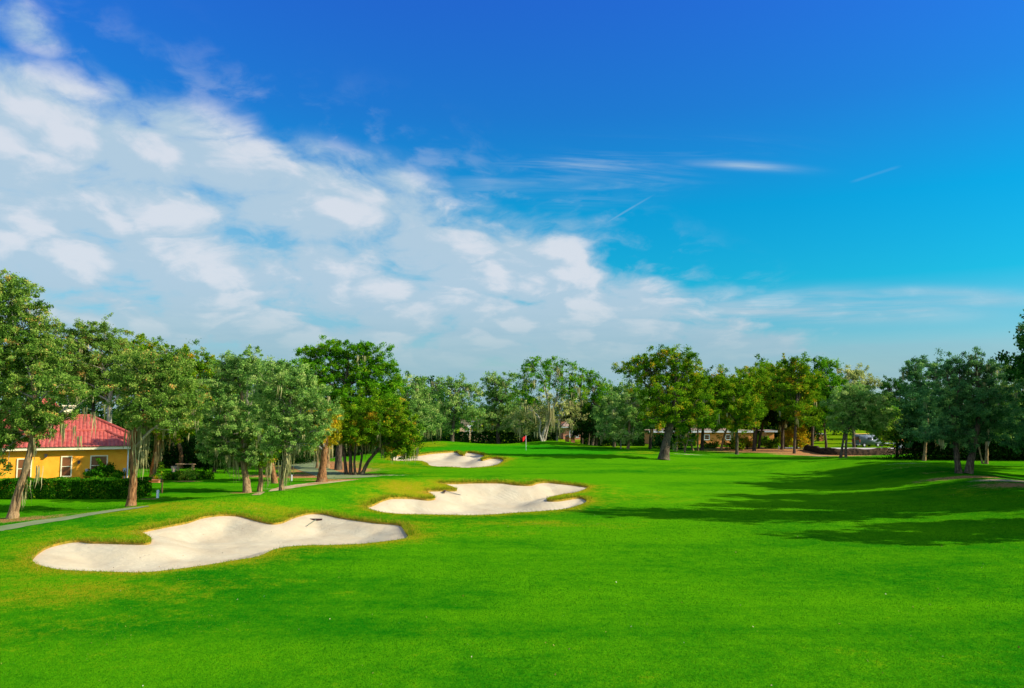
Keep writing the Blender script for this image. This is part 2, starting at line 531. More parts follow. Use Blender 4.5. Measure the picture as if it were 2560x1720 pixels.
M_ASPH = material("asphalt", lambda gg: (gg.mix(gg.noise(pos_co(gg), 0.8, 5, 0.6), (0.07, 0.075, 0.08), (0.13, 0.135, 0.14)), None, (0, 0)), 0.85, 0.1)

# ------------------------------------------------------------------ bunkers: outlines
def z6(pts): return [(0.4713 * x, 1150 + 0.4713 * y) for x, y in pts]
def z3(pts): return [(900 + 0.2999 * x, 860 + 0.2999 * y) for x, y in pts]
OUT1 = z6([(172, 525), (200, 490), (260, 455), (350, 432), (420, 425), (480, 432), (520, 432), (600, 434), (700, 437), (780, 438), (802, 428), (800, 410), (770, 390), (750, 378), (800, 365), (900, 345), (990, 328), (1060, 305), (1130, 292), (1200, 288), (1270, 292), (1330, 308), (1400, 325), (1450, 333), (1500, 325), (1560, 300), (1640, 280), (1720, 282), (1800, 300), (1900, 315), (2000, 328), (2090, 335), (2130, 345), (2150, 375), (2165, 405), (2120, 420), (2000, 435), (1900, 445), (1750, 450), (1620, 452), (1520, 460), (1450, 475), (1400, 498), (1360, 513), (1250, 530), (1100, 555), (900, 582), (750, 595), (600, 592), (450, 588), (320, 580), (220, 560), (185, 545)])
OUT2 = z3([(60, 1358), (120, 1330), (180, 1300), (260, 1278), (350, 1275), (450, 1278), (560, 1290), (618, 1284), (625, 1272), (600, 1250), (560, 1220), (650, 1214), (740, 1215), (800, 1213), (808, 1204), (780, 1190), (720, 1170), (660, 1158), (760, 1154), (900, 1150), (1050, 1148), (1180, 1150), (1260, 1160), (1340, 1168), (1430, 1168), (1480, 1152), (1560, 1145), (1660, 1155), (1760, 1165), (1850, 1178), (1905, 1188), (1880, 1205), (1830, 1225), (1770, 1240), (1700, 1248), (1620, 1265), (1562, 1283), (1570, 1298), (1650, 1298), (1720, 1288), (1800, 1275), (1850, 1275), (1890, 1300), (1870, 1325), (1800, 1350), (1700, 1375), (1500, 1392), (1300, 1405), (1100, 1420), (900, 1425), (600, 1420), (350, 1415), (200, 1402), (120, 1385)])
OUT3 = z3([(258, 960), (275, 928), (380, 920), (480, 922), (600, 905), (700, 898), (800, 893), (830, 912), (870, 920), (890, 897), (960, 902), (1040, 925), (1010, 948), (1020, 962), (1090, 945), (1170, 948), (1200, 965), (1170, 990), (1100, 1015), (1000, 1025), (880, 1030), (750, 1022), (650, 1020), (580, 1010), (560, 990), (500, 972), (400, 972), (300, 972)])

def resample(P_, step):
    P_ = np.asarray(P_, float)
    Q = np.vstack([P_, P_[:1]])
    # closed Catmull-Rom, then even spacing
    n = len(P_); out = []
    for i in range(n):
        p0, p1, p2, p3 = P_[(i - 1) % n], P_[i], P_[(i + 1) % n], P_[(i + 2) % n]
        for t in np.linspace(0, 1, 6, endpoint=False):
            out.append(0.5 * (2 * p1 + (p2 - p0) * t + (2 * p0 - 5 * p1 + 4 * p2 - p3) * t * t + (3 * p1 - p0 - 3 * p2 + p3) * t ** 3))
    out = np.array(out); out = np.vstack([out, out[:1]])
    s = np.concatenate([[0], np.cumsum(np.linalg.norm(np.diff(out, axis=0), axis=1))])
    k = int(s[-1] / step)
    tt = np.linspace(0, s[-1], k, endpoint=False)
    return np.stack([np.interp(tt, s, out[:, 0]), np.interp(tt, s, out[:, 1])], 1)

def inside_poly(X, Y, poly):
    x0, y0 = poly[:, 0], poly[:, 1]
    x1, y1 = np.roll(x0, -1), np.roll(y0, -1)
    res = np.zeros(len(X), bool)
    for a, b, c, d in zip(x0, y0, x1, y1):
        cond = (b > Y) != (d > Y)
        if cond.any():
            res ^= cond & (X < (c - a) * (Y - b) / (d - b + 1e-12) + a)
    return res

def poly_dist(X, Y, poly):
    best = np.full(len(X), 1e9)
    A_ = poly; B_ = np.roll(poly, -1, axis=0)
    for (ax, ay), (bx, by) in zip(A_, B_):
        ex, ey = bx - ax, by - ay
        t = np.clip(((X - ax) * ex + (Y - ay) * ey) / (ex * ex + ey * ey + 1e-12), 0, 1)
        best = np.minimum(best, (X - ax - t * ex) ** 2 + (Y - ay - t * ey) ** 2)
    return np.sqrt(best)

BUNKERS = []
for out, step, lip, deep in ((OUT1, 0.16, 0.10, 0.48), (OUT2, 0.22, 0.13, 0.52), (OUT3, 0.35, 0.20, 0.55)):
    w = np.array([ground(u, v)[:2] for u, v in out])
    BUNKERS.append((resample(w, step), step, lip, deep))

# ------------------------------------------------------------------ ground attributes (what grows or lies where)
def spot(X, Y, c, r):
    return np.exp(-(((X - c[0]) / r[0]) ** 2 + ((Y - c[1]) / r[1]) ** 2))

ROUGH = [((130, 1480), (7, 3.5), .55), ((60, 1560), (6, 2.4), .35), ((450, 1450), (5, 2), .40), ((420, 1328), (3.5, 2.5), .75), ((660, 1275), (5, 2.5), .7),
         ((200, 1340), (6, 3), .45), ((900, 1290), (4, 2), .45), ((1010, 1220), (3, 3), .85), ((1050, 1232), (2.2, 1.6), .9), ((1100, 1215), (3, 2), .6), ((1330, 1308), (5, 1.6), .55), ((1480, 1312), (4, 1.5), .45),
         ((1080, 1330), (7, 2), .4), ((1600, 1240), (5, 5), .35), ((450, 1265), (6, 3), .6), ((880, 1215), (5, 3), .35), ((950, 1165), (7, 5), .55), ((1000, 1185), (7, 4), .35),
         ((1000, 1120), (4, 6), .8), ((1080, 1112), (4, 4), .6), ((1440, 1112), (4, 3), .5), ((1580, 1130), (6, 6), .55), ((1150, 1140), (1.5, 3), 1.0), ((1220, 1148), (2.5, 3), .8),
         ((1100, 1600), (9, 3), .10), ((1250, 1700), (6, 2), .16), ((2300, 1650), (6, 2.5), .15), ((100, 1660), (3, 2), .2), ((1850, 1128), (8, 7), .5),
         ((2010, 1108), (12, 9), .75), ((1700, 1170), (6, 4), .25), ((2450, 1225), (5, 6), .3), ((340, 1275), (5, 2), .6)]
MULCH = [((20, 1300), (3.2, 1.6), 1.0), ((110, 1290), (4, 1.1), .55), ((330, 1262), (2.2, .8), .45), ((620, 1232), (2, .7), .8), ((560, 1236), (2.5, .6), .4), ((700, 1226), (2, .6), .6), ((880, 1186), (3.0, 1.4), 1.1),
         ((830, 1176), (5, 4), 1.1), ((790, 1165), (6, 6), 1.0), ((740, 1190), (6, 3), 1.0), ((860, 1200), (5, 1.5), .8), ((1950, 1127), (12, 9), 1.25), ((2050, 1136), (8, 6), 1.1), ((1850, 1120), (9, 6), .9), ((1760, 1124), (8, 4), .6), ((1660, 1149), (1.6, .8), .6),
         ((2420, 1192), (5, 1.6), .8), ((2350, 1180), (3, 1.2), .45), ((2540, 1212), (4, 2.5), .7), ((375, 1247), (1.2, .5), .9), ((467, 1203), (1.5, .6), 1.0), ((2300, 1165), (6, 2), .4), ((1700, 1130), (8, 3), .35), ((1552, 1122), (1, 1), .6)]
BARE = [((2540, 1202), (3.5, 1.2), 1.0), ((720, 1222), (3.2, .7), .7), ((2050, 1140), (3, 1.2), .8), ((1722, 1136), (4, 1.0), .7), ((1830, 1134), (4, .8), .6), ((2140, 1137), (2.2, 1.3), 1.1), ((960, 1188), (4, .8), .7), ((2280, 1158), (5, 1.2), .5)]
def conv(lst):
    out = []
    for (u, v), r, a in lst:
        out.append((ground(u, v), r, a))
    return out
ROUGH_W, MULCH_W, BARE_W = conv(ROUGH), conv(MULCH), conv(BARE)

def ground_attrs(X, Y):
    r = np.zeros(len(X)); m_ = r.copy(); b = r.copy()
    for c, rr, a in ROUGH_W: r = np.maximum(r, a * spot(X, Y, c, rr))
    for c, rr, a in MULCH_W: m_ = np.maximum(m_, a * spot(X, Y, c, rr))
    for c, rr, a in BARE_W: b = np.maximum(b, a * spot(X, Y, c, rr))
    for poly, step, lip, deep in BUNKERS:
        near = (X > poly[:, 0].min() - 6) & (X < poly[:, 0].max() + 6) & (Y > poly[:, 1].min() - 6) & (Y < poly[:, 1].max() + 6)
        if near.any():
            d = poly_dist(X[near], Y[near], poly)
            r[near] = np.maximum(r[near], 0.52 * np.exp(-(d / 2.4) ** 2)) + 0.42 * np.exp(-(d / 0.45) ** 2)
    r = np.maximum(r, 0.5 * np.clip((Y - 138) / 10, 0, 1))
    gr = np.clip(1.25 - np.sqrt(((X - 2) / 15) ** 2 + ((Y - 118) / 13) ** 2), 0, 0.35) / 0.35
    return {"rough": r, "mulch": m_, "bare": b, "green": gr}

# ------------------------------------------------------------------ ground mesh
DX = 0.6
gx = np.arange(-100, 100 + DX / 2, DX); gy = np.arange(4, 154 + DX / 2, DX)
NX, NY = len(gx), len(gy)
GX, GY = np.meshgrid(gx, gy)
V = [np.stack([GX.ravel(), GY.ravel(), H(GX.ravel(), GY.ravel())], 1)]
nV = NX * NY
keep = np.ones((NY - 1, NX - 1), bool)
tris = []
sand_parts = []
for grp in (BUNKERS[:2], BUNKERS[2:]):
    allr = np.vstack([q[0] for q in grp]); step = grp[0][1]
    i0 = int((allr[:, 0].min() - 1.5 - gx[0]) / DX); i1 = int((allr[:, 0].max() + 1.5 - gx[0]) / DX) + 1
    j0 = int((allr[:, 1].min() - 1.5 - gy[0]) / DX); j1 = int((allr[:, 1].max() + 1.5 - gy[0]) / DX) + 1
    keep[j0:j1, i0:i1] = False
    ring = [(j0, i) for i in range(i0, i1)] + [(j, i1) for j in range(j0, j1)] + [(j1, i) for i in range(i1, i0, -1)] + [(j, i0) for j in range(j1, j0, -1)]
    bpts = np.array([(gx[i], gy[j]) for j, i in ring]); bid = [j * NX + i for j, i in ring]
    nb = len(bpts)
    edges = [(i, (i + 1) % nb) for i in range(nb)]
    pts_ = [bpts]; off_ = nb
    fs = step * 1.35
    ax, ay = np.meshgrid(np.arange(gx[i0] + fs * .7, gx[i1] - fs * .5, fs), np.arange(gy[j0] + fs * .7, gy[j1] - fs * .5, fs))
    rs = np.random.RandomState(3)
    q = np.stack([ax.ravel(), ay.ravel()], 1) + rs.uniform(-.12, .12, (ax.size, 2)) * fs
    # thin the interior points out away from the sand
    dmin = np.full(len(q), 1e9)
    for poly, st_, lip, deep in grp:
        d = poly_dist(q[:, 0], q[:, 1], poly); d[inside_poly(q[:, 0], q[:, 1], poly) & (d > st_ * .7)] = 0.3
        dmin = np.minimum(dmin, d)
        edges += [(off_ + i, off_ + (i + 1) % len(poly)) for i in range(len(poly))]
        pts_.append(poly); off_ += len(poly)
    kp = (dmin > step * .7) & ((dmin < 1.2) | (rs.uniform(0, 1, len(q)) < .22))
    allp = np.vstack(pts_ + [q[kp]])
    ov, oe, of, ovo, oeo, ofo = delaunay_2d_cdt([Vector(p) for p in allp], edges, [], 0, 1e-6)
    ov = np.array([(p[0], p[1]) for p in ov]); tri = np.array([f for f in of if len(f) == 3])
    cx = ov[tri].mean(1)
    inbox = (cx[:, 0] > gx[i0]) & (cx[:, 0] < gx[i1]) & (cx[:, 1] > gy[j0]) & (cx[:, 1] < gy[j1])
    mp = np.full(len(ov), -1)
    for k, org in enumerate(ovo):
        for o_ in org:
            if o_ < nb: mp[k] = bid[o_]
    any_in = np.zeros(len(tri), bool)
    for poly, st_, lip, deep in grp:
        ins = inside_poly(cx[:, 0], cx[:, 1], poly); any_in |= ins
        t_in = tri[ins]
        us = np.unique(t_in)
        mps = np.full(len(ov), -1); mps[us] = np.arange(len(us))
        sx_, sy_ = ov[us, 0], ov[us, 1]
        d = poly_dist(sx_, sy_, poly)
        sm = np.clip(d / 2.4, 0, 1); sm = sm * sm * (3 - 2 * sm)
        rsn = 0.03 * np.sin(sx_ * 2.1 + 1.3 * np.sin(sy_ * 1.4)) * np.sin(sy_ * 2.7 + sx_) + 0.012 * np.sin(sx_ * 9 + 3 * np.sin(sy_ * 5))
        zz = H(sx_, sy_) - lip - deep * sm + rsn * np.clip(d / .5, 0, 1)
        sand_parts.append((np.stack([sx_, sy_, zz], 1), mps[t_in], np.exp(-d / 0.35)))
    t_out = tri[~any_in & inbox]
    use = np.unique(t_out); use = use[mp[use] < 0]
    mp[use] = nV + np.arange(len(use))
    V.append(np.stack([ov[use, 0], ov[use, 1], H(ov[use, 0], ov[use, 1])], 1)); nV += len(use)
    tris.append(mp[t_out])

vi = np.arange(NX * NY).reshape(NY, NX)
quads = np.stack([vi[:-1, :-1], vi[:-1, 1:], vi[1:, 1:], vi[1:, :-1]], -1)[keep]
# outer apron to the horizon
xs = [gx[0], gx[-1]]; ys = [gy[0], gy[-1]]; BIG = 2500
ap = np.array([(-BIG, -60, 0), (BIG, -60, 0), (BIG, BIG, 0), (-BIG, BIG, 0), (xs[0], ys[0], 0), (xs[1], ys[0], 0), (xs[1], ys[1], 0), (xs[0], ys[1], 0)], float)
apq = np.array([(0, 1, 5, 4), (1, 2, 6, 5), (2, 3, 7, 6), (3, 0, 4, 7)]) + nV
V.append(ap); nV += 8
V = np.vstack(V)
tris = np.vstack(tris)
# write quads and triangles in one mesh
me = bpy.data.meshes.new("ground")
fv = np.concatenate([quads.ravel(), apq.ravel(), tris.ravel()]).astype(np.int32)
tot = np.concatenate([np.full(len(quads) + len(apq), 4), np.full(len(tris), 3)]).astype(np.int32)
st = np.concatenate([[0], np.cumsum(tot)[:-1]]).astype(np.int32)
me.vertices.add(nV); me.vertices.foreach_set("co", V.astype(np.float32).ravel())
me.loops.add(len(fv)); me.loops.foreach_set("vertex_index", fv)
me.polygons.add(len(tot)); me.polygons.foreach_set("loop_start", st); me.polygons.foreach_set("loop_total", tot)
me.polygons.foreach_set("use_smooth", np.ones(len(tot), bool))
for an, av in ground_attrs(V[:, 0], V[:, 1]).items():
    a = me.attributes.new(an, 'FLOAT', 'POINT'); a.data.foreach_set("value", av.astype(np.float32))
me.update(calc_edges=True)
tag(link("ground", me, M_GRASS), kind='structure')

SAND_LABEL = ["long pale sand bunker with a rake lying on it, closest to the bottom of the picture", "sand bunker with a grassy tongue on its right side, in front of the mown fairway", "sand bunker half in shade below the putting green"]
for (sv, sf, ed), (poly, step, lip, deep) in zip(sand_parts, BUNKERS):
    o = link("sand", np_mesh("sand", sv, sf, True, {"edge": ed}), M_SAND)
    tag(o, kind='structure')
    n = len(poly)
    zt = H(poly[:, 0], poly[:, 1])
    rs = np.random.RandomState(n)
    lv = np.vstack([np.column_stack([poly, zt]), np.column_stack([poly, zt - lip - 0.03])])
    i = np.arange(n)
    lf = np.stack([i, (i + 1) % n, n + (i + 1) % n, n + i], 1)
    o = link("turf_edge", np_mesh("turf_edge", lv, lf), M_TURFEDGE)
    tag(o, kind='structure')

# ------------------------------------------------------------------ paths and roads, draped on the ground
def ribbon(name, pts, width, mat, lift=0.012, per=10, jitter=0.0):
    c = smooth_path([p[:2] for p in pts], per)
    T = np.gradient(c, axis=0); T /= np.linalg.norm(T, axis=1)[:, None]
    Nn = np.stack([-T[:, 1], T[:, 0]], 1)
    wd = np.interp(np.linspace(0, 1, len(c)), np.linspace(0, 1, len(np.atleast_1d(width))), np.atleast_1d(width)) if np.ndim(width) else np.full(len(c), width)
    rs = np.random.RandomState(5)
    cols = np.linspace(-.5, .5, 7)
    rows = []
    for k in cols:
        jj = rs.normal(0, jitter, len(c)) if abs(k) > .49 else 0
        q = c + Nn * (wd * k + jj)[:, None]
        rows.append(np.column_stack([q, H(q[:, 0], q[:, 1]) + lift]))
    v = np.concatenate(rows); n = len(c)
    f = []
    for k in range(len(cols) - 1):
        i = np.arange(n - 1) + k * n
        f.append(np.stack([i, i + n, i + n + 1, i + 1], 1))
    o = link(name, np_mesh(name, v, np.concatenate(f), True), mat)
    return tag(o, kind='structure')

ribbon("cart_path", [ground(u, v) for u, v in ((-150, 1346), (-60, 1332), (0, 1322), (120, 1302), (240, 1283), (330, 1271), (372, 1266))], [1.5, 1.5, 1.45, 1.25, .3], M_PATH, 0.02, jitter=.05)
ribbon("cart_path", [ground(u, v) for u, v in ((930, 1189), (880, 1192), (835, 1194))] + [np.array(p) for p in ((-16.5, 75.5), (-18.5, 80), (-21.5, 86), (-24, 93), (-25, 101), (-23, 110), (-20, 122))], 3.2, M_PATH, 0.024)
ribbon("sandy_track", [ground(u, v) for u, v in ((640, 1238), (700, 1224), (760, 1213), (815, 1206))] + [np.array(p) for p in ((-14.5, 71), (-12.5, 72.5))], [.5, 1.3, 1.8, 1.6, .9, .3], M_DIRT, 0.016, jitter=0.05)
ribbon("road", [np.array((x, y)) for x, y in ((47, 141), (58, 138.5), (66, 138), (75, 138), (90, 138), (130, 139))], [4, 6, 7, 7, 7, 7], M_ROAD, 0.03)
ribbon("street", [np.array((x, y)) for x, y in ((70, 165), (95, 164), (200, 168))], 7, M_ASPH, 0.03)

# ------------------------------------------------------------------ foliage materials
def leaf_mat(name, stops, trans=0.34):
    m_ = bpy.data.materials.new(name); m_.use_nodes = True
    nt = m_.node_tree; nt.nodes.clear(); gg = G(nt)
    c = gg.ramp(gg.attr("tint"), stops)
    c = gg.mix(0.5, c, gg.mix(gg.noise(obj_co(gg), 0.35, 3, 0.6), (0.55, 0.6, 0.5), (1.4, 1.3, 1.2)), 'MULTIPLY')
    d = gg.node('ShaderNodeBsdfDiffuse'); t = gg.node('ShaderNodeBsdfTranslucent')
    gg.put(d.inputs[0], c); gg.put(t.inputs[0], c)
    mx = gg.node('ShaderNodeMixShader'); mx.inputs[0].default_value = trans
    nt.links.new(d.outputs[0], mx.inputs[1]); nt.links.new(t.outputs[0], mx.inputs[2])
    o = gg.node('ShaderNodeOutputMaterial'); nt.links.new(mx.outputs[0], o.inputs[0])
    return m_

LEAF = {
    'bright': leaf_mat("leaves_bright", [(0, (0.018, 0.085, 0.003)), (.4, (0.075, 0.260, 0.006)), (.75, (0.165, 0.385, 0.010)), (1, (0.32, 0.46, 0.020))]),
    'olive': leaf_mat("leaves_olive", [(0, (0.026, 0.095, 0.004)), (.4, (0.115, 0.270, 0.007)), (.75, (0.235, 0.375, 0.010)), (.93, (0.36, 0.38, 0.015)), (1, (0.62, 0.32, 0.02))]),
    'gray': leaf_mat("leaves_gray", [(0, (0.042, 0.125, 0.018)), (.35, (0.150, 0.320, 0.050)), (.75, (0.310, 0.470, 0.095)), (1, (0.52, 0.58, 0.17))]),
    'graywarm': leaf_mat("leaves_graywarm", [(0, (0.032, 0.092, 0.012)), (.35, (0.130, 0.265, 0.028)), (.75, (0.270, 0.395, 0.062)), (.96, (0.40, 0.43, 0.09)), (1, (0.62, 0.33, 0.08))]),
    'teal': leaf_mat("leaves_teal", [(0, (0.020, 0.080, 0.024)), (.4, (0.075, 0.215, 0.060)), (.8, (0.15, 0.33, 0.085)), (1, (0.26, 0.42, 0.10))]),
    'deep': leaf_mat("leaves_painted_shade", [(0, (0.002, 0.012, 0.002)), (.5, (0.008, 0.036, 0.004)), (.9, (0.030, 0.075, 0.008)), (1, (0.12, 0.10, 0.012))], 0.12),  # near-black foliage: the shade under the crowns painted into the leaf colour
    'dark': leaf_mat("leaves_dark", [(0, (0.006, 0.036, 0.006)), (.5, (0.026, 0.110, 0.012)), (1, (0.085, 0.210, 0.025))]),
    'hedge': leaf_mat("leaves_hedge", [(0, (0.0070, 0.0490, 0.0031)), (.5, (0.0275, 0.1414, 0.0041)), (.9, (0.1148, 0.3016, 0.0062)), (1, (0.3213, 0.3770, 0.0207))]),
    'amber': leaf_mat("leaves_amber", [(0, (0.0826, 0.1357, 0.0041)), (.35, (0.3305, 0.3619, 0.0103)), (.7, (0.7500, 0.4750, 0.0145)), (1, (0.7500, 0.4298, 0.0311))]),
    'light': leaf_mat("leaves_light", [(0, (0.0597, 0.2205, 0.0137)), (.5, (0.2536, 0.4901, 0.0342)), (1, (0.5073, 0.6861, 0.0797))]),
    'silver': leaf_mat("leaves_silver", [(0, (0.1193, 0.1715, 0.0417)), (.5, (0.3878, 0.4411, 0.1191)), (1, (0.7500, 0.7351, 0.2381))]),
}
M_MOSS = leaf_mat("hanging_moss", [(0, (0.13, 0.14, 0.045)), (.5, (0.32, 0.30, 0.12)), (1, (0.52, 0.47, 0.22))], 0.3)
def bark_fn(c0, c1):
    def fn(gg):
        p = obj_co(gg)
        n = gg.noise(gg.vscale(p, (6, 6, 1.2)), 1.6, 5, 0.7, 0.5)
        n2 = gg.noise(p, 0.9, 4, 0.6)
        c = gg.mix(gg.step(n, 0.35, 0.65), c0, c1)
        c = gg.mix(gg.mul(gg.step(n2, 0.5, 0.7), 0.4), c, (0.20, 0.18, 0.09))
        return c, n, (0.9, 0.06)
    return fn
BARK = {
    'brown': material("bark_brown", bark_fn((0.08, 0.036, 0.014), (0.34, 0.16, 0.060)), 0.95, 0.05),
    'pale': material("bark_pale", bark_fn((0.20, 0.16, 0.10), (0.48, 0.42, 0.30)), 0.95, 0.05),
    'dark': material("bark_dark", bark_fn((0.030, 0.024, 0.016), (0.13, 0.095, 0.060)), 0.95, 0.05),
    'mossy': material("bark_mossy", bark_fn((0.10, 0.060, 0.026), (0.36, 0.235, 0.105)), 0.95, 0.05),
}

def leaf_mesh(name, C_, L, tint, rs, up=0.25, slim=0.55):
    """One small diamond per leaf cluster."""
    n = len(C_)
    a = rs.normal(0, 1, (n, 3)); a /= np.linalg.norm(a, axis=1)[:, None]
    nn = rs.normal(0, 1, (n, 3)); nn[:, 2] += up * 2
    b = np.cross(nn, a); b /= np.linalg.norm(b, axis=1)[:, None] + 1e-9
    l = (L * rs.uniform(0.6, 1.45, n))[:, None]
    V_ = np.stack([C_ - a * l / 2, C_ + b * l * slim / 2 + a * l * .08, C_ + a * l / 2, C_ - b * l * slim / 2 + a * l * .08], 1).reshape(-1, 3)
    Fq = np.arange(4 * n).reshape(n, 4)
    return np_mesh(name, V_, Fq, False, {"tint": np.repeat(np.clip(tint, 0, 1), 4)})

def crown_points(lobes, L, cover, rs, clump=1.0, gap=0.25):
    """Leaf positions in clumps spread through ellipsoid lobes. lobes: (centre, radii)."""
    PP, TT, TW = [], [], []
    for c, r in lobes:
        area = math.pi * r[0] * r[2]
        n = int(1.45 * cover * area / (0.36 * L * L))
        nc = max(8, int(area / (L * L * 7.0)))
        per = n / nc
        d = rs.normal(0, 1, (nc, 3)); d /= np.linalg.norm(d, axis=1)[:, None]
        rad = np.where(rs.uniform(0, 1, nc) < 0.70, rs.uniform(0.66, 1.02, nc), rs.uniform(0.15, 0.7, nc))
        rad *= 1 + 0.16 * np.sin(d[:, 0] * 5 + c[0]) * np.sin(d[:, 2] * 6 + c[2]) + rs.normal(0, .06, nc)
        low = d[:, 2] < -0.45
        rad = np.where(low, rad * rs.uniform(.55, 1.0, nc), rad)
        cc = c + d * rad[:, None] * r
        if gap:
            kp = rs.uniform(0, 1, nc) > gap * rs.uniform(0.3, 1.2)
            cc, d = cc[kp], d[kp]
        tint0 = np.clip(rs.normal(0.50, 0.22, len(cc)), 0, 1)
        k = rs.poisson(per, len(cc))
        idx = np.repeat(np.arange(len(cc)), k)
        # each clump is a spray: leaves strung out along a short twig that points outward
        dv = d + rs.normal(0, .75, d.shape) + np.array([0, 0, -.05]); dv /= np.linalg.norm(dv, axis=1)[:, None]
        ln = L * rs.uniform(0.6, 4.2, len(cc)) * clump * np.where(rs.uniform(0, 1, len(cc)) < .10, 2.2, 1.0)
        t = rs.uniform(0, 1, len(idx)) ** .8
        wd = L * rs.uniform(.9, 2.3, len(cc)) * clump
        off = dv[idx] * (t * ln[idx])[:, None] + rs.normal(0, 1, (len(idx), 3)) * (wd[idx] * (1.15 - .7 * t))[:, None] * np.array([.8, .8, .6])
        PP.append(cc[idx] + off)
        TT.append(np.clip(tint0[idx] + rs.normal(0, .15, len(idx)), 0, 1))
        TW.append((c, cc))
    return np.concatenate(PP), np.concatenate(TT), TW

def moss_mesh(name, beards, rs, w0=0.10):
    """Hanging strands: beards = (top point, length, strands, spread)."""
    Vv, Ff, T_, off = [], [], [], 0
    for top, ln, cnt, spread in beards:
        for _ in range(cnt):
            p = top + rs.normal(0, 1, 3) * np.array([spread, spread, spread * .25])
            l = ln * rs.uniform(.45, 1.1); ang = rs.uniform(0, math.pi)
            side = np.array([math.cos(ang), math.sin(ang), 0])
            drift = rs.normal(0, .06, 3) * np.array([1, 1, 0]) * l
            w = w0 * rs.uniform(.6, 1.3)
            t = np.linspace(0, 1, 6)
            mid = p + np.outer(t, np.array([0, 0, -l])) + np.outer(t ** 2, drift) + rs.normal(0, .015 * l, (6, 3))
            ww = w * np.array([.55, 1.0, .95, .7, .42, .05])
            Vv.append(np.concatenate([mid - side * ww[:, None], mid + side * ww[:, None]]))
            i = np.arange(5)
            Ff.append(np.stack([i, i + 1, i + 7, i + 6], 1) + off); off += 12
            T_.append(np.full(12, rs.uniform(.1, .95)))
    return np_mesh(name, np.concatenate(Vv), np.concatenate(Ff), False, {"tint": np.concatenate(T_)})

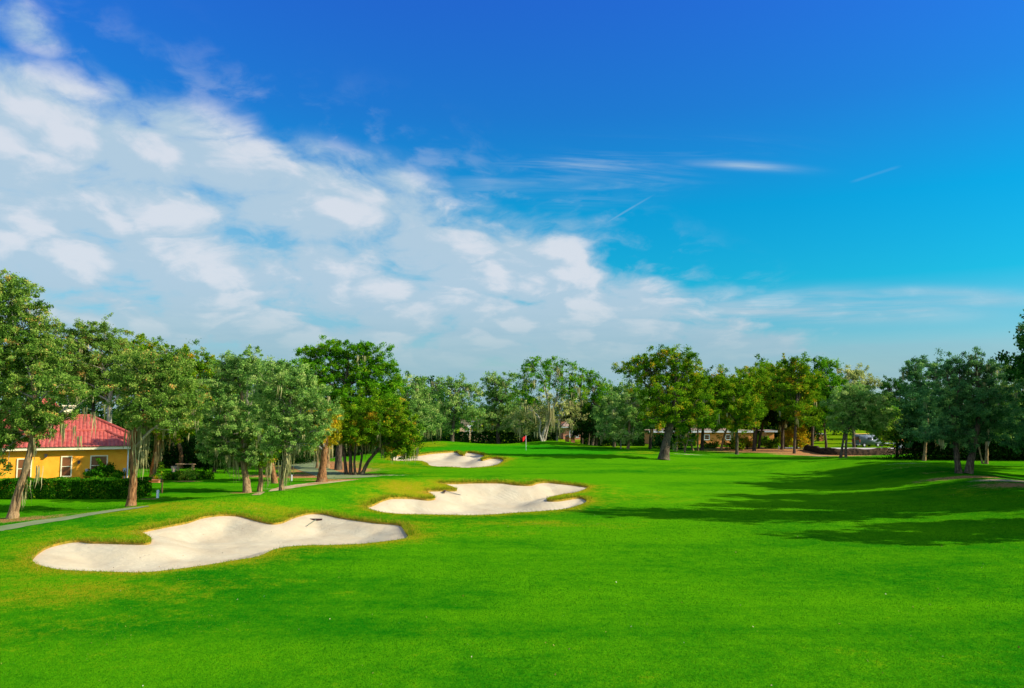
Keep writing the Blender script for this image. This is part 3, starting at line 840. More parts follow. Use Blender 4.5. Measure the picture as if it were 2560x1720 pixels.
TREES = 0
TGROUP = "oaks around the golf hole"
def tree(label, trunks, lobes, leaf='olive', bark='brown', D=None, cover=4.2, moss=(), moss_auto=0, lpx=3.6, gap=0.20, name="oak_tree", cat="tree", group=TGROUP, limbs=True, clump=1.0, depth=0.85, twigs=8):
    """trunks: polylines of (u, v, width) from the ground up, in photograph pixels at the tree's own distance;
    lobes: (u, v, ru, rv) of the crown; moss: (u, v, length, strands)."""
    global TREES
    TREES += 1
    rs = np.random.RandomState(100 + TREES)
    u0, v0, w0 = trunks[0][0]
    if D is None:
        base = ground(u0, v0); D = base[1]
    else:
        x = (u0 - 1280) / F * (D * cp + 0)     # refined below
        p = at(u0, 1040, D); base = np.array([p[0], D, h1(p[0], D)])
    s = D / F
    root = empty(name, base, label, cat, group)
    def loc(p): return np.asarray(p) - base
    Lf = max(0.10, lpx * s)
    # trunks
    tops = []
    for k, tr in enumerate(trunks):
        pts = []
        dd = 0.0 if k == 0 else rs.uniform(-.5, .5) * 12 * s
        for j, (u, v, w) in enumerate(tr):
            p = at(u, v, D + dd + (rs.normal(0, 1.5 * s) if j else 0))
            if j == 0: p[2] = h1(p[0], p[1]) - 0.05
            pts.append(p)
        ws = np.array([w for _, _, w in tr]) * s / 2
        path = smooth_path(pts, 5)
        ww = np.interp(np.linspace(0, 1, len(path)), np.linspace(0, 1, len(ws)), ws)
        hgt = path[:, 2] - path[0, 2]
        ww = ww * .92 * (1 + 0.26 * np.exp(-hgt / (0.30 + ws[0]))) * (1 + rs.normal(0, .04, len(ww)))
        path[1:-1] += rs.normal(0, .06, (len(path) - 2, 3)) * ws.mean()
        Vt, Ft = tube_np([path], [ww], 10)
        link("trunk", np_mesh("trunk", loc(Vt), Ft, True), BARK[bark], root)
        tops.append((path, ww))
    # crown lobes
    WL = []
    for i, (u, v, ru, rv) in enumerate(lobes):
        ru, rv = ru * 1.12, rv * 1.14
        rr = np.array([ru * s, ru * s * depth, rv * s])
        c = at(u, v, D + rs.uniform(-.55, .55) * ru * s * depth)
        WL.append((c, rr))
    Cp, tint, TW = crown_points(WL, Lf, cover, rs, clump, gap)
    link("crown", leaf_mesh("crown", loc(Cp), Lf, tint, rs), LEAF[leaf], root)
    # limbs: from a trunk to every lobe, twigs on to clumps
    if limbs:
        paths, rads = [], []
        for (c, cc), (c_, rr) in zip(TW, WL):
            tp, tw = min(tops, key=lambda q: np.linalg.norm((q[0][-1] - c)[:2]))
            k = int(len(tp) * rs.uniform(.6, .98)); k = min(k, len(tp) - 1)
            a = tp[k]
            if c[2] < a[2]: k = max(1, int(len(tp) * .55)); a = tp[k]
            m1 = a + (c - a) * .5 + rs.normal(0, .07, 3) * np.linalg.norm(c - a) + np.array([0, 0, .08 * np.linalg.norm((c - a)[:2])])
            pth = smooth_path([a, m1, c], 4)
            r0 = max(tw[k] * .55, 1.0 * s); paths.append(pth); rads.append(np.linspace(r0, max(.32 * r0, .5 * s), len(pth)))
            sel = cc[rs.permutation(len(cc))[:twigs]]
            for e in sel:
                b0 = pth[rs.randint(len(pth) // 2, len(pth))]
                mm = (b0 + e) / 2 + rs.normal(0, .1, 3) * np.linalg.norm(e - b0)
                q = smooth_path([b0, mm, e + (e - c) * .08], 3)
                paths.append(q); rads.append(np.linspace(max(.30 * r0, .45 * s), .22 * s, len(q)))
        Vb, Fb = tube_np(paths, rads, 5)
        link("branches", np_mesh("branches", loc(Vb), Fb, True), BARK['pale' if bark in ('pale', 'mossy', 'brown') else bark], root)
    beards = []
    for (u, v, ln, cnt) in moss:
        beards.append((at(u, v, D + rs.uniform(-10, -2) * s), ln * s, cnt, 4.0 * s))
    for _ in range(moss_auto):
        c, rr = WL[rs.randint(len(WL))]
        d = rs.normal(0, 1, 3); d /= np.linalg.norm(d); d[2] = -abs(d[2]) * .8
        beards.append((c + d * rr * .85, rs.uniform(14, 34) * s, rs.randint(4, 10), 2.6 * s))
    if beards:
        beards = [(loc(b[0]), *b[1:]) for b in beards]
        link("spanish_moss", moss_mesh("spanish_moss", beards, rs, w0=1.35 * s), M_MOSS, root)["kind"] = "stuff"
    return root

def blob(u, v, ru, rv, n=7, seed=0):
    """Lobes filling a rounded crown of half-size ru, rv."""
    rs = np.random.RandomState(seed + int(u) + int(v) * 3)
    out = [(u, v + rv * .1, ru * .62, rv * .62)]
    for k in range(n):
        a = 2 * math.pi * k / n + rs.uniform(-.3, .3)
        q = rs.uniform(.30, .46)
        out.append((u + math.cos(a) * ru * (1 - q) * rs.uniform(.85, 1.05), v - math.sin(a) * rv * (1 - q) * rs.uniform(.85, 1.05), ru * q * 1.1, rv * q * 1.1))
    return out

# ------------------------------------------------------------------ trees, left side
tree("tall dense oak at the left edge, trunk leaning right in front of the clipped hedge",
     [[(30, 1296, 26), (44, 1240, 21), (62, 1180, 18), (78, 1110, 15), (88, 1030, 13), (80, 940, 10), (50, 850, 7)]],
     [(-30, 720, 70, 45), (30, 735, 60, 40), (75, 775, 48, 40), (0, 790, 100, 70), (95, 840, 45, 45), (60, 860, 70, 60), (-40, 880, 100, 80), (110, 910, 60, 50), (40, 950, 80, 50), (-30, 1000, 70, 60), (60, 1030, 65, 45), (10, 1090, 45, 50), (150, 962, 66, 30), (-20, 1160, 40, 35), (120, 1050, 60, 30), (90, 1032, 60, 26), (50, 1085, 50, 30), (150, 1042, 36, 14), (212, 978, 50, 22), (100, 1085, 30, 22)],
     'graywarm', 'mossy', moss=[(95, 1165, 60, 9), (70, 1200, 55, 8), (215, 1020, 50, 9), (235, 1030, 60, 8), (160, 1060, 60, 8), (200, 1090, 40, 6), (185, 1065, 45, 6), (268, 1010, 40, 6), (130, 1075, 40, 7), (85, 1110, 50, 8), (55, 1230, 45, 5)], moss_auto=14, cover=4.6)
tree("oak with an upright trunk hung with long moss, standing right beside the yellow house corner",
     [[(327, 1266, 24), (331, 1225, 20), (334, 1170, 19), (336, 1110, 18), (345, 1060, 15), (370, 1010, 11)]],
     [(345, 985, 55, 45), (365, 1050, 40, 22), (325, 1040, 34, 26), (400, 960, 75, 50), (450, 990, 65, 50), (395, 1030, 80, 45), (350, 930, 60, 40), (445, 1045, 50, 32), (420, 910, 60, 40)],
     'graywarm', 'brown', moss=[(352, 1070, 80, 12), (360, 1062, 110, 14), (366, 1062, 130, 16), (358, 1075, 150, 10), (322, 1075, 60, 7), (372, 1055, 80, 10), (345, 1080, 100, 10), (345, 1110, 100, 8), (343, 1150, 60, 6), (410, 1058, 50, 8), (440, 1060, 45, 7), (330, 1075, 60, 6)], moss_auto=10)
tree("slanting moss wrapped oak just behind the end of the clipped hedge",
     [[(378, 1196, 14), (388, 1150, 14), (398, 1100, 13), (402, 1060, 10)]],
     [(400, 1050, 50, 30), (430, 1080, 40, 24), (380, 1040, 40, 30), (440, 1040, 50, 34), (470, 1068, 36, 24)],
     'olive', 'mossy', moss=[(398, 1085, 90, 16), (405, 1080, 80, 14), (392, 1090, 90, 12), (420, 1090, 50, 8), (391, 1130, 60, 8)], moss_auto=4)
tree("wide pale green oak whose crown rises behind the red roof",
     [[(273, 1150, 15), (273, 1060, 13), (276, 990, 11), (290, 930, 9)]],
     [(170, 850, 50, 38), (215, 838, 45, 36), (265, 850, 50, 36), (230, 890, 80, 50), (310, 885, 50, 34), (290, 930, 80, 44), (190, 930, 70, 45), (140, 900, 50, 45), (240, 975, 70, 35), (350, 950, 50, 40), (150, 960, 50, 28)],
     'graywarm', 'pale', D=76, moss_auto=10, cover=3.8)
tree("leafy oak with a bright green top between the roof and the leaning pale trunks",
     [[(452, 1164, 11), (452, 1130, 10), (446, 1095, 9), (440, 1020, 8), (420, 950, 6)]],
     [(330, 868, 40, 24), (365, 880, 38, 30), (345, 910, 55, 35), (430, 885, 36, 30), (395, 930, 60, 40), (468, 878, 26, 20), (480, 905, 45, 34), (515, 930, 34, 34), (450, 945, 70, 40), (500, 985, 55, 50), (430, 1000, 70, 40)],
     'olive', 'brown', D=86, moss_auto=8, cover=3.8)
tree("gray green oak with a pale feathery top, leftmost trunk of the moss row",
     [[(618, 1231, 20), (615, 1195, 17), (609, 1160, 15), (606, 1120, 12), (610, 1050, 10), (600, 960, 7)]],
     [(570, 915, 36, 24), (625, 900, 45, 22), (600, 935, 65, 35), (545, 960, 45, 45), (650, 935, 55, 34), (570, 1005, 70, 45), (540, 1060, 50, 45), (610, 1055, 60, 40), (575, 1112, 65, 36), (640, 1120, 45, 30), (545, 1105, 40, 30), (600, 1135, 45, 22), (555, 1130, 40, 24), (640, 1140, 36, 18), (520, 1125, 26, 24)],
     'gray', 'mossy', moss=[(575, 1135, 60, 9), (592, 1130, 75, 10), (560, 1132, 50, 7), (540, 1130, 50, 7), (611, 1135, 60, 8), (630, 1135, 50, 8), (585, 1135, 70, 7)], moss_auto=14)
tree("thin low oak draped in moss, second trunk of the moss row",
     [[(649, 1229, 13), (652, 1200, 12), (651, 1165, 10), (656, 1110, 8)]],
     [(655, 1125, 42, 28), (680, 1100, 40, 28), (640, 1095, 40, 25), (665, 1150, 28, 16)],
     'olive', 'mossy', moss=[(645, 1150, 45, 7), (668, 1145, 80, 12), (672, 1150, 70, 10), (660, 1150, 45, 8), (680, 1140, 60, 8)], moss_auto=6)
tree("round gray green oak, its trunk hidden in thick moss, middle of the moss row",
     [[(702, 1226, 10), (705, 1195, 13), (712, 1160, 12), (717, 1115, 11), (722, 1050, 9), (725, 980, 6)]],
     [(690, 950, 60, 40), (735, 945, 50, 34), (770, 985, 55, 44), (700, 1000, 80, 50), (750, 1030, 70, 44), (805, 1035, 40, 34), (690, 1065, 60, 36), (735, 1085, 60, 32), (785, 1075, 45, 28), (690, 1110, 40, 24), (745, 1110, 36, 18)],
     'gray', 'mossy', moss=[(716, 1120, 70, 14), (722, 1130, 80, 14), (706, 1165, 45, 12), (700, 1170, 40, 10), (714, 1155, 70, 12), (722, 1135, 80, 10), (708, 1150, 50, 9), (735, 1110, 50, 8)], moss_auto=14)
tree("brown oak trunk leaning left behind the moss row under a gray green crown",
     [[(687, 1208, 15), (681, 1170, 13), (674, 1120, 11), (668, 1060, 9)]],
     [(650, 1030, 60, 45), (690, 1040, 55, 40), (660, 980, 60, 40), (640, 1080, 45, 26)],
     'gray', 'brown', moss=[(670, 1120, 60, 8), (660, 1105, 45, 7), (682, 1110, 50, 8)], moss_auto=6)
tree("stout straight oak with amber lower leaves where the two tracks meet",
     [[(804, 1205, 26), (806, 1175, 20), (811, 1135, 17), (815, 1090, 14), (812, 1050, 10)]],
     [(790, 1085, 45, 26), (755, 1095, 40, 24), (735, 1075, 34, 24), (805, 1060, 45, 30), (770, 1110, 40, 16), (820, 1090, 25, 22), (745, 1050, 40, 26)],
     'amber', 'brown', moss=[(745, 1105, 40, 8), (760, 1110, 50, 9), (735, 1105, 35, 7), (778, 1112, 35, 8), (728, 1100, 40, 6), (790, 1110, 60, 10)], moss_auto=10)
tree("pale moss wrapped trunk standing in the red mulch behind the stout straight oak",
     [[(818, 1170, 12), (819, 1145, 11), (820, 1110, 9)], [(792, 1158, 7), (796, 1130, 7), (800, 1105, 6)]],
     [(815, 1085, 40, 24), (790, 1070, 40, 24), (835, 1070, 30, 24)],
     'amber', 'mossy', moss=[(817, 1110, 60, 12), (826, 1108, 50, 9), (797, 1105, 50, 10), (810, 1100, 60, 8)], moss_auto=4)
tree("clump of slim dark stems fanning out of one mulch bed, with a drooping olive crown",
     [[(866, 1187, 9), (862, 1150, 8), (858, 1110, 7), (852, 1060, 5)], [(877, 1186, 10), (876, 1140, 9), (874, 1090, 7)], [(888, 1185, 7), (886, 1150, 6), (890, 1105, 5)],
      [(897, 1185, 6), (905, 1140, 6), (915, 1085, 4)], [(904, 1184, 10), (920, 1155, 9), (942, 1128, 8), (965, 1100, 7), (990, 1070, 5)]],
     [(865, 1085, 48, 30), (905, 1075, 60, 36), (950, 1065, 60, 36), (985, 1085, 50, 36), (1015, 1100, 36, 32), (1030, 1125, 22, 20), (985, 1125, 34, 20), (940, 1100, 50, 26), (900, 1040, 70, 34), (960, 1030, 60, 34), (1010, 1060, 40, 36), (850, 1045, 45, 34)],
     'olive', 'dark', moss=[(905, 1095, 50, 8), (915, 1085, 60, 8), (890, 1100, 40, 7), (1012, 1125, 35, 8), (960, 1120, 30, 6), (1040, 1120, 30, 7), (925, 1110, 40, 6), (985, 1130, 30, 6)], moss_auto=14, cover=4.6)
tree("tallest bright green oak, broad dome rising over the stem clump",
     [[(846, 1178, 18), (848, 1120, 16), (852, 1050, 14), (860, 980, 11), (870, 920, 7)]],
     [(775, 895, 42, 28), (825, 872, 45, 20), (870, 880, 50, 24), (925, 885, 46, 26), (955, 915, 34, 34), (870, 920, 80, 36), (800, 930, 55, 34), (930, 950, 60, 36), (765, 935, 32, 26), (850, 970, 80, 40), (920, 1000, 75, 40), (805, 990, 50, 36), (860, 1030, 60, 34), (975, 985, 40, 34)],
     'bright', 'dark', D=84, moss_auto=4, cover=4.6)
# understory between the yellow house and the tracks, shade painted into most of its leaves
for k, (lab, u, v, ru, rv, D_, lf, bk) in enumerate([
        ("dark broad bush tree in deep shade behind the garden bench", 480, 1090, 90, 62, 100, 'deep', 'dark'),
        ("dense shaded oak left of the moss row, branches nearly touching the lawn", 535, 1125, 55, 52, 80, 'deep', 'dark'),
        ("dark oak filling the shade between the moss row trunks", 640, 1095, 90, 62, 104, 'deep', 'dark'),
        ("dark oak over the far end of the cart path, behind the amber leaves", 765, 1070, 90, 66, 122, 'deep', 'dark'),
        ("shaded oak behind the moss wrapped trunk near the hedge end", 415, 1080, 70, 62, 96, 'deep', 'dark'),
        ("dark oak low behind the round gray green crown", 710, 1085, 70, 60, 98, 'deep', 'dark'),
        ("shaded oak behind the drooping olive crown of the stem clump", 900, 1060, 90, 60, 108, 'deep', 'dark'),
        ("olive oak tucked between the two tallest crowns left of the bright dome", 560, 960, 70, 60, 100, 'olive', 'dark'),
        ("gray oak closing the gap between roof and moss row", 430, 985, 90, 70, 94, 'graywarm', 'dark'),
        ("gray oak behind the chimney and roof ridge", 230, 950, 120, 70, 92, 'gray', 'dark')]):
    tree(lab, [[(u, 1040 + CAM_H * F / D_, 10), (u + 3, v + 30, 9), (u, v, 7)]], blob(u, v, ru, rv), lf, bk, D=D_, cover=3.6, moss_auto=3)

# ------------------------------------------------------------------ trees behind the putting green
tree("low gray oak just right of the tallest bright green oak",
     [[(1010, 1120, 8), (1012, 1080, 7), (1015, 1030, 6)], [(1035, 1118, 6), (1033, 1085, 6), (1030, 1050, 5)]],
     [(985, 965, 30, 20), (1020, 955, 34, 20), (1050, 970, 34, 26), (1000, 1005, 50, 36), (1050, 1015, 44, 34), (1020, 1055, 60, 34), (1075, 1050, 34, 30)],
     'gray', 'mossy', D=118, moss=[(1075, 1075, 34, 6), (1062, 1075, 34, 5), (1095, 1070, 30, 5), (1040, 1080, 28, 5)], moss_auto=10, cover=3.8)
tree("open topped oak with reaching bare twigs, in front of the peach house",
     [[(1130, 1130, 10), (1132, 1080, 9), (1138, 1030, 7), (1145, 985, 5)]],
     [(1098, 952, 18, 9), (1118, 962, 24, 13), (1150, 960, 24, 14), (1180, 968, 20, 14), (1195, 985, 18, 10), (1135, 985, 45, 22), (1110, 1015, 48, 30), (1160, 1020, 48, 30), (1130, 1055, 60, 30), (1178, 1040, 26, 18)],
     'gray', 'dark', D=135, moss_auto=8, cover=3.2, gap=.4, twigs=8)
tree("broad gray oak left of the white limbed mossy tree",
     [[(1247, 1125, 11), (1245, 1080, 10), (1248, 1030, 8), (1255, 990, 6)]],
     [(1235, 948, 30, 14), (1272, 950, 30, 14), (1225, 975, 30, 22), (1260, 985, 50, 30), (1240, 1025, 46, 32), (1290, 1020, 40, 34), (1265, 1058, 50, 28), (1215, 1050, 26, 26)],
     'gray', 'dark', D=150, moss_auto=10, cover=3.4)
tree("white limbed mossy oak with a green cap, behind the flag",
     [[(1357, 1107, 9), (1356, 1090, 8), (1364, 1070, 6), (1372, 1045, 6), (1371, 1015, 5), (1366, 985, 4), (1360, 955, 3)], [(1355, 1106, 6), (1349, 1080, 5), (1351, 1055, 5), (1340, 1035, 4), (1320, 1022, 3)],
      [(1362, 1106, 5), (1368, 1075, 5), (1380, 1030, 4), (1395, 990, 3)]],
     [(1330, 920, 30, 16), (1360, 908, 30, 14), (1385, 925, 34, 20), (1400, 912, 26, 14), (1432, 935, 26, 22), (1312, 945, 26, 20), (1355, 950, 40, 24), (1415, 965, 40, 24), (1320, 985, 40, 30), (1435, 985, 26, 22)],
     'bright', 'pale', D=137, moss=[(1315, 1010, 40, 8), (1330, 1028, 26, 8), (1345, 1040, 26, 8), (1377, 1010, 55, 12), (1382, 1025, 55, 12), (1371, 1030, 50, 9), (1345, 1060, 20, 5), (1343, 1080, 26, 5), (1385, 1050, 40, 8), (1300, 1000, 26, 5)], moss_auto=24, cover=2.6, gap=.45, twigs=10)
tree("pale haze of mossy twigs filling the lower crown beside the white limbed oak",
     [[(1392, 1118, 6), (1394, 1070, 6), (1400, 1030, 5)]],
     [(1400, 1010, 50, 34), (1340, 1030, 44, 34), (1420, 1050, 40, 30), (1310, 1055, 40, 30), (1370, 1060, 40, 28), (1440, 1020, 30, 30)],
     'silver', 'pale', D=143, moss_auto=26, cover=2.6, gap=.35, twigs=9)
tree("slender open oak with small tufts against the sky, right of the white limbed oak",
     [[(1455, 1130, 8), (1455, 1080, 8), (1452, 1020, 6), (1450, 965, 4)], [(1470, 1130, 6), (1476, 1060, 6), (1490, 990, 4)]],
     [(1458, 926, 15, 11), (1470, 940, 15, 12), (1448, 950, 14, 12), (1472, 962, 24, 13), (1498, 943, 12, 9), (1510, 955, 16, 12), (1500, 975, 36, 18), (1465, 990, 40, 22), (1530, 975, 24, 20), (1500, 1010, 50, 28)],
     'bright', 'dark', D=146, moss_auto=5, cover=3.0, gap=.35, twigs=8)
tree("rounded dark oak over the brown tiled house",
     [[(1490, 1125, 9), (1492, 1080, 8), (1495, 1040, 7)]],
     [(1470, 1040, 40, 26), (1510, 1030, 45, 30), (1490, 1065, 50, 24), (1535, 1055, 40, 30), (1545, 1010, 40, 30)],
     'dark', 'dark', D=150, moss_auto=8, cover=3.6)
tree("soft gray green oak immediately left of the big leaning fairway oak",
     [[(1570, 1135, 8), (1572, 1100, 8), (1575, 1050, 7)]],
     [(1560, 980, 30, 18), (1595, 985, 34, 22), (1620, 1000, 30, 26), (1575, 1015, 50, 30), (1545, 1045, 44, 34), (1600, 1050, 50, 34), (1560, 1080, 50, 22), (1520, 1080, 26, 20)],
     'gray', 'mossy', D=122, moss=[(1582, 1080, 30, 8), (1575, 1085, 26, 6), (1600, 1080, 28, 6)], moss_auto=12, cover=3.8)
tree("big dark oak with a thick leaning trunk, alone on the open fairway grass",
     [[(1659, 1149, 27), (1663, 1120, 23), (1671, 1085, 20), (1679, 1055, 17), (1690, 1020, 13), (1695, 980, 9)], ],
     [(1572, 918, 30, 14), (1600, 905, 34, 16), (1640, 893, 40, 18), (1690, 897, 40, 20), (1720, 910, 30, 20), (1620, 930, 56, 24), (1680, 935, 60, 28), (1735, 945, 34, 28), (1640, 970, 64, 30), (1705, 975, 60, 34), (1660, 1010, 60, 30), (1740, 1010, 46, 34), (1700, 1045, 50, 24), (1640, 1045, 40, 22), (1765, 1050, 36, 24)],
     'olive', 'dark', moss_auto=6, cover=4.4)
tree("small crooked oak with a thin pale stem, next right of the big leaning oak",
     [[(1712, 1131, 5), (1711, 1115, 4), (1704, 1100, 4), (1698, 1085, 3)], [(1711, 1118, 3), (1720, 1100, 3)]],
     [(1700, 1088, 22, 14), (1718, 1100, 18, 12), (1708, 1072, 20, 12), (1690, 1108, 10, 7)], 'olive', 'mossy', cover=3.4, moss_auto=3)
for k, (lab, tr, lb) in enumerate([
        ("thin oak with a stem leaning left and a pale bark streak, at the wood edge", [(1733, 1127, 5), (1726, 1105, 5), (1717, 1080, 4), (1712, 1060, 3)], [(1720, 1045, 34, 22), (1740, 1025, 34, 22)]),
        ("straight thin oak at the wood edge, third stem right of the big leaning oak", [(1745, 1127, 5), (1744, 1100, 5), (1745, 1060, 4)], [(1748, 1050, 34, 20), (1765, 1030, 34, 24)]),
        ("oak stem leaning right at the wood edge in front of the orange wall", [(1802, 1127, 7), (1808, 1100, 6), (1818, 1070, 5), (1830, 1040, 4)], [(1820, 1035, 50, 24), (1845, 1010, 46, 30), (1790, 1010, 44, 30), (1800, 1060, 30, 16)])]):
    tree(lab, [tr], lb, ['dark', 'olive', 'olive'][k], 'mossy', cover=4.0, moss_auto=3)
tree("olive oak with yellowing leaves, broad crown right of the big leaning oak",
     [[(1842, 1130, 8), (1842, 1090, 8), (1840, 1030, 7)]],
     [(1770, 948, 34, 18), (1812, 945, 36, 18), (1850, 950, 36, 18), (1790, 980, 50, 28), (1840, 985, 56, 32), (1810, 1020, 60, 30), (1865, 1020, 40, 30), (1850, 1055, 44, 24), (1780, 1050, 40, 22)],
     'olive', 'dark', D=116, moss_auto=6, cover=4.2)
tree("forked slim oak with olive crown, left of the white stake by the mulch",
     [[(1897, 1122, 7), (1900, 1095, 6), (1906, 1065, 5), (1902, 1030, 4)], [(1890, 1121, 4), (1891, 1090, 4)]],
     [(1885, 935, 34, 16), (1925, 935, 34, 18), (1900, 965, 50, 26), (1940, 975, 40, 28), (1890, 1000, 44, 28), (1935, 1015, 44, 30), (1905, 1040, 44, 26), (1875, 1055, 24, 20)],
     'olive', 'dark', moss_auto=6, cover=4.2)
tree("tall rounded oak with a pale tinged top, right half of the wood",
     [[(1985, 1118, 7), (1988, 1080, 7), (1990, 1020, 6), (1995, 960, 5)]],
     [(1975, 915, 26, 14), (2005, 908, 30, 14), (1990, 935, 46, 24), (2025, 945, 30, 24), (1970, 965, 34, 26), (2010, 985, 50, 32), (1970, 1010, 40, 30), (2010, 1035, 44, 26)],
     'olive', 'dark', moss_auto=5, cover=4.2, D=120)
tree("narrow oak with a knobbly dark green top, next to the pale topped tree",
     [[(2066, 1112, 7), (2062, 1080, 6), (2058, 1030, 6), (2060, 960, 5)]],
     [(2050, 908, 20, 12), (2072, 905, 20, 12), (2064, 925, 32, 16), (2050, 948, 30, 16), (2082, 950, 24, 18), (2062, 980, 40, 24), (2045, 1010, 36, 26), (2078, 1020, 36, 30), (2055, 1050, 36, 20)],
     'bright', 'dark', D=128, moss_auto=4, cover=4.0)
tree("young amber leaved oak over the mulch, in front of the brick pillars",
     [[(1992, 1122, 5), (1993, 1100, 4), (1992, 1070, 4), (1990, 1040, 3)], [(1960, 1120, 3), (1961, 1090, 3)]],
     [(1990, 1060, 26, 20), (1998, 1085, 24, 14), (1980, 1080, 22, 14), (1986, 1040, 24, 18), (2000, 1105, 16, 8), (1972, 1100, 14, 10)],
     'amber', 'dark', cover=3.2)
tree("pale feathery oak at the right end of the wood, catching the light",
     [[(2135, 1110, 7), (2132, 1050, 7), (2130, 990, 5)]],
     [(2118, 930, 18, 10), (2140, 935, 26, 16), (2165, 950, 22, 18), (2125, 955, 34, 20), (2160, 975, 34, 22), (2110, 985, 34, 26), (2140, 1000, 50, 26)],
     'silver', 'dark', D=142, moss_auto=8, cover=3.4)
tree("gray green round oak on twin dark trunks, in front of the dark low wall",
     [[(2101, 1146, 8), (2106, 1115, 6), (2112, 1080, 6), (2122, 1040, 5)], [(2114, 1147, 7), (2115, 1115, 6), (2118, 1070, 5)]],
     [(2120, 985, 34, 18), (2160, 982, 34, 18), (2195, 1000, 30, 22), (2100, 1015, 34, 28), (2145, 1020, 54, 34), (2195, 1030, 40, 26), (2110, 1050, 34, 26), (2160, 1055, 50, 24), (2195, 1060, 30, 20)],
     'gray', 'dark', D=104, moss_auto=5, cover=4.2)
tree("small light green oak with a thin dark trunk, by the parked van",
     [[(2243, 1142, 7), (2242, 1110, 5), (2238, 1080, 5), (2228, 1040, 4)]],
     [(2215, 1025, 22, 16), (2232, 1045, 26, 22), (2205, 1055, 24, 22), (2225, 1075, 32, 22), (2200, 1088, 22, 14), (2240, 1092, 16, 12)],
     'light', 'dark', D=108, cover=4.0, moss_auto=3)
tree("dark oak with a pale moss tail, far behind the parked van",
     [[(2252, 1110, 5), (2252, 1070, 5), (2248, 1010, 4)]],
     [(2220, 958, 22, 10), (2242, 965, 26, 14), (2215, 980, 24, 18), (2250, 990, 34, 22), (2265, 1020, 30, 26), (2225, 1015, 30, 22)],
     'dark', 'dark', D=160, moss=[(2252, 1045, 36, 8), (2255, 1055, 30, 5)], moss_auto=4, cover=3.8)

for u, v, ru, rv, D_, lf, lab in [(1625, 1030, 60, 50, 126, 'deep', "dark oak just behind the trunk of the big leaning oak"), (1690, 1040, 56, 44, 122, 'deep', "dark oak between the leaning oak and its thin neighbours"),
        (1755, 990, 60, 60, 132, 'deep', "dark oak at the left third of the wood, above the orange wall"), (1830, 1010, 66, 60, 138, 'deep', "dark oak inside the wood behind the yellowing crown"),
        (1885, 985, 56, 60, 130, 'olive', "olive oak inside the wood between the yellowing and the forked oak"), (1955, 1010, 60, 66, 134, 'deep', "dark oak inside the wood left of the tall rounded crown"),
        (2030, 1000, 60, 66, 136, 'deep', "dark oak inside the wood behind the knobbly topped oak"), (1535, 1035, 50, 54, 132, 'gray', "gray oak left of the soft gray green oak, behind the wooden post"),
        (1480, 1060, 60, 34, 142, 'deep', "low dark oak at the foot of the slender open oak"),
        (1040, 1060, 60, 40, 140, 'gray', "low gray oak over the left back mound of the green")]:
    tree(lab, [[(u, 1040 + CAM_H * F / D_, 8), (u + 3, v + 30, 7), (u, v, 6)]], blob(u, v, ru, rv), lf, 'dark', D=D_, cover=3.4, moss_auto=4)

# ------------------------------------------------------------------ trees, right side
tree("dark oak with a trunk at the left end of the right hand grove",
     [[(2310, 1152, 9), (2313, 1115, 8), (2318, 1060, 7), (2316, 990, 6)]],
     [(2288, 925, 30, 22), (2315, 905, 30, 18), (2340, 925, 34, 24), (2300, 955, 44, 26), (2345, 965, 44, 30), (2290, 1005, 44, 34), (2340, 1020, 50, 36), (2300, 1060, 50, 34), (2345, 1080, 40, 26), (2280, 1085, 30, 24)],
     'teal', 'mossy', moss_auto=6, cover=4.4)
tree("oak leaning left, left one of the pair on the shaded mound",
     [[(2397, 1183, 16), (2393, 1150, 15), (2389, 1110, 14), (2384, 1060, 12), (2380, 1000, 9)]],
     [(2365, 925, 34, 18), (2400, 905, 34, 16), (2385, 945, 46, 26), (2360, 985, 50, 32), (2410, 990, 50, 34), (2375, 1035, 60, 36), (2350, 1080, 50, 28), (2400, 1080, 46, 26)],
     'teal', 'dark', moss_auto=8, cover=4.4)
tree("oak leaning right with knotted top tufts, right one of the shaded mound pair",
     [[(2421, 1184, 20), (2428, 1145, 18), (2438, 1105, 15), (2446, 1050, 11), (2445, 980, 8), (2440, 920, 4)]],
     [(2440, 884, 17, 9), (2428, 896, 14, 8), (2455, 905, 26, 12), (2482, 918, 18, 10), (2440, 925, 38, 16), (2470, 945, 44, 22), (2430, 965, 50, 28), (2480, 990, 50, 34), (2440, 1020, 60, 36), (2490, 1050, 56, 34), (2450, 1080, 60, 28), (2420, 1110, 34, 18)],
     'teal', 'dark', moss_auto=10, cover=4.0, gap=.3)
tree("oak on two thin sunlit stems behind the shaded pair",
     [[(2466, 1160, 9), (2467, 1130, 8), (2466, 1090, 7)], [(2457, 1161, 5), (2452, 1140, 4), (2446, 1110, 4)]],
     [(2500, 920, 24, 14), (2525, 935, 24, 16), (2505, 955, 40, 22), (2530, 985, 40, 30), (2490, 1010, 46, 32), (2530, 1045, 46, 36), (2490, 1075, 46, 28)],
     'gray', 'mossy', moss_auto=8, cover=4.0, gap=.3)
tree("oak at the right edge of the photo with twigs crossing the frame",
     [[(2600, 1172, 18), (2598, 1110, 16), (2600, 1020, 14), (2590, 920, 10), (2575, 830, 6)]],
     [(2556, 812, 7, 9), (2552, 897, 12, 9), (2598, 925, 24, 18), (2628, 860, 34, 36), (2570, 975, 40, 30), (2590, 1020, 60, 40), (2560, 1060, 44, 34), (2610, 1090, 50, 40), (2550, 1105, 40, 24)],
     'teal', 'dark', moss_auto=8, cover=4.2)
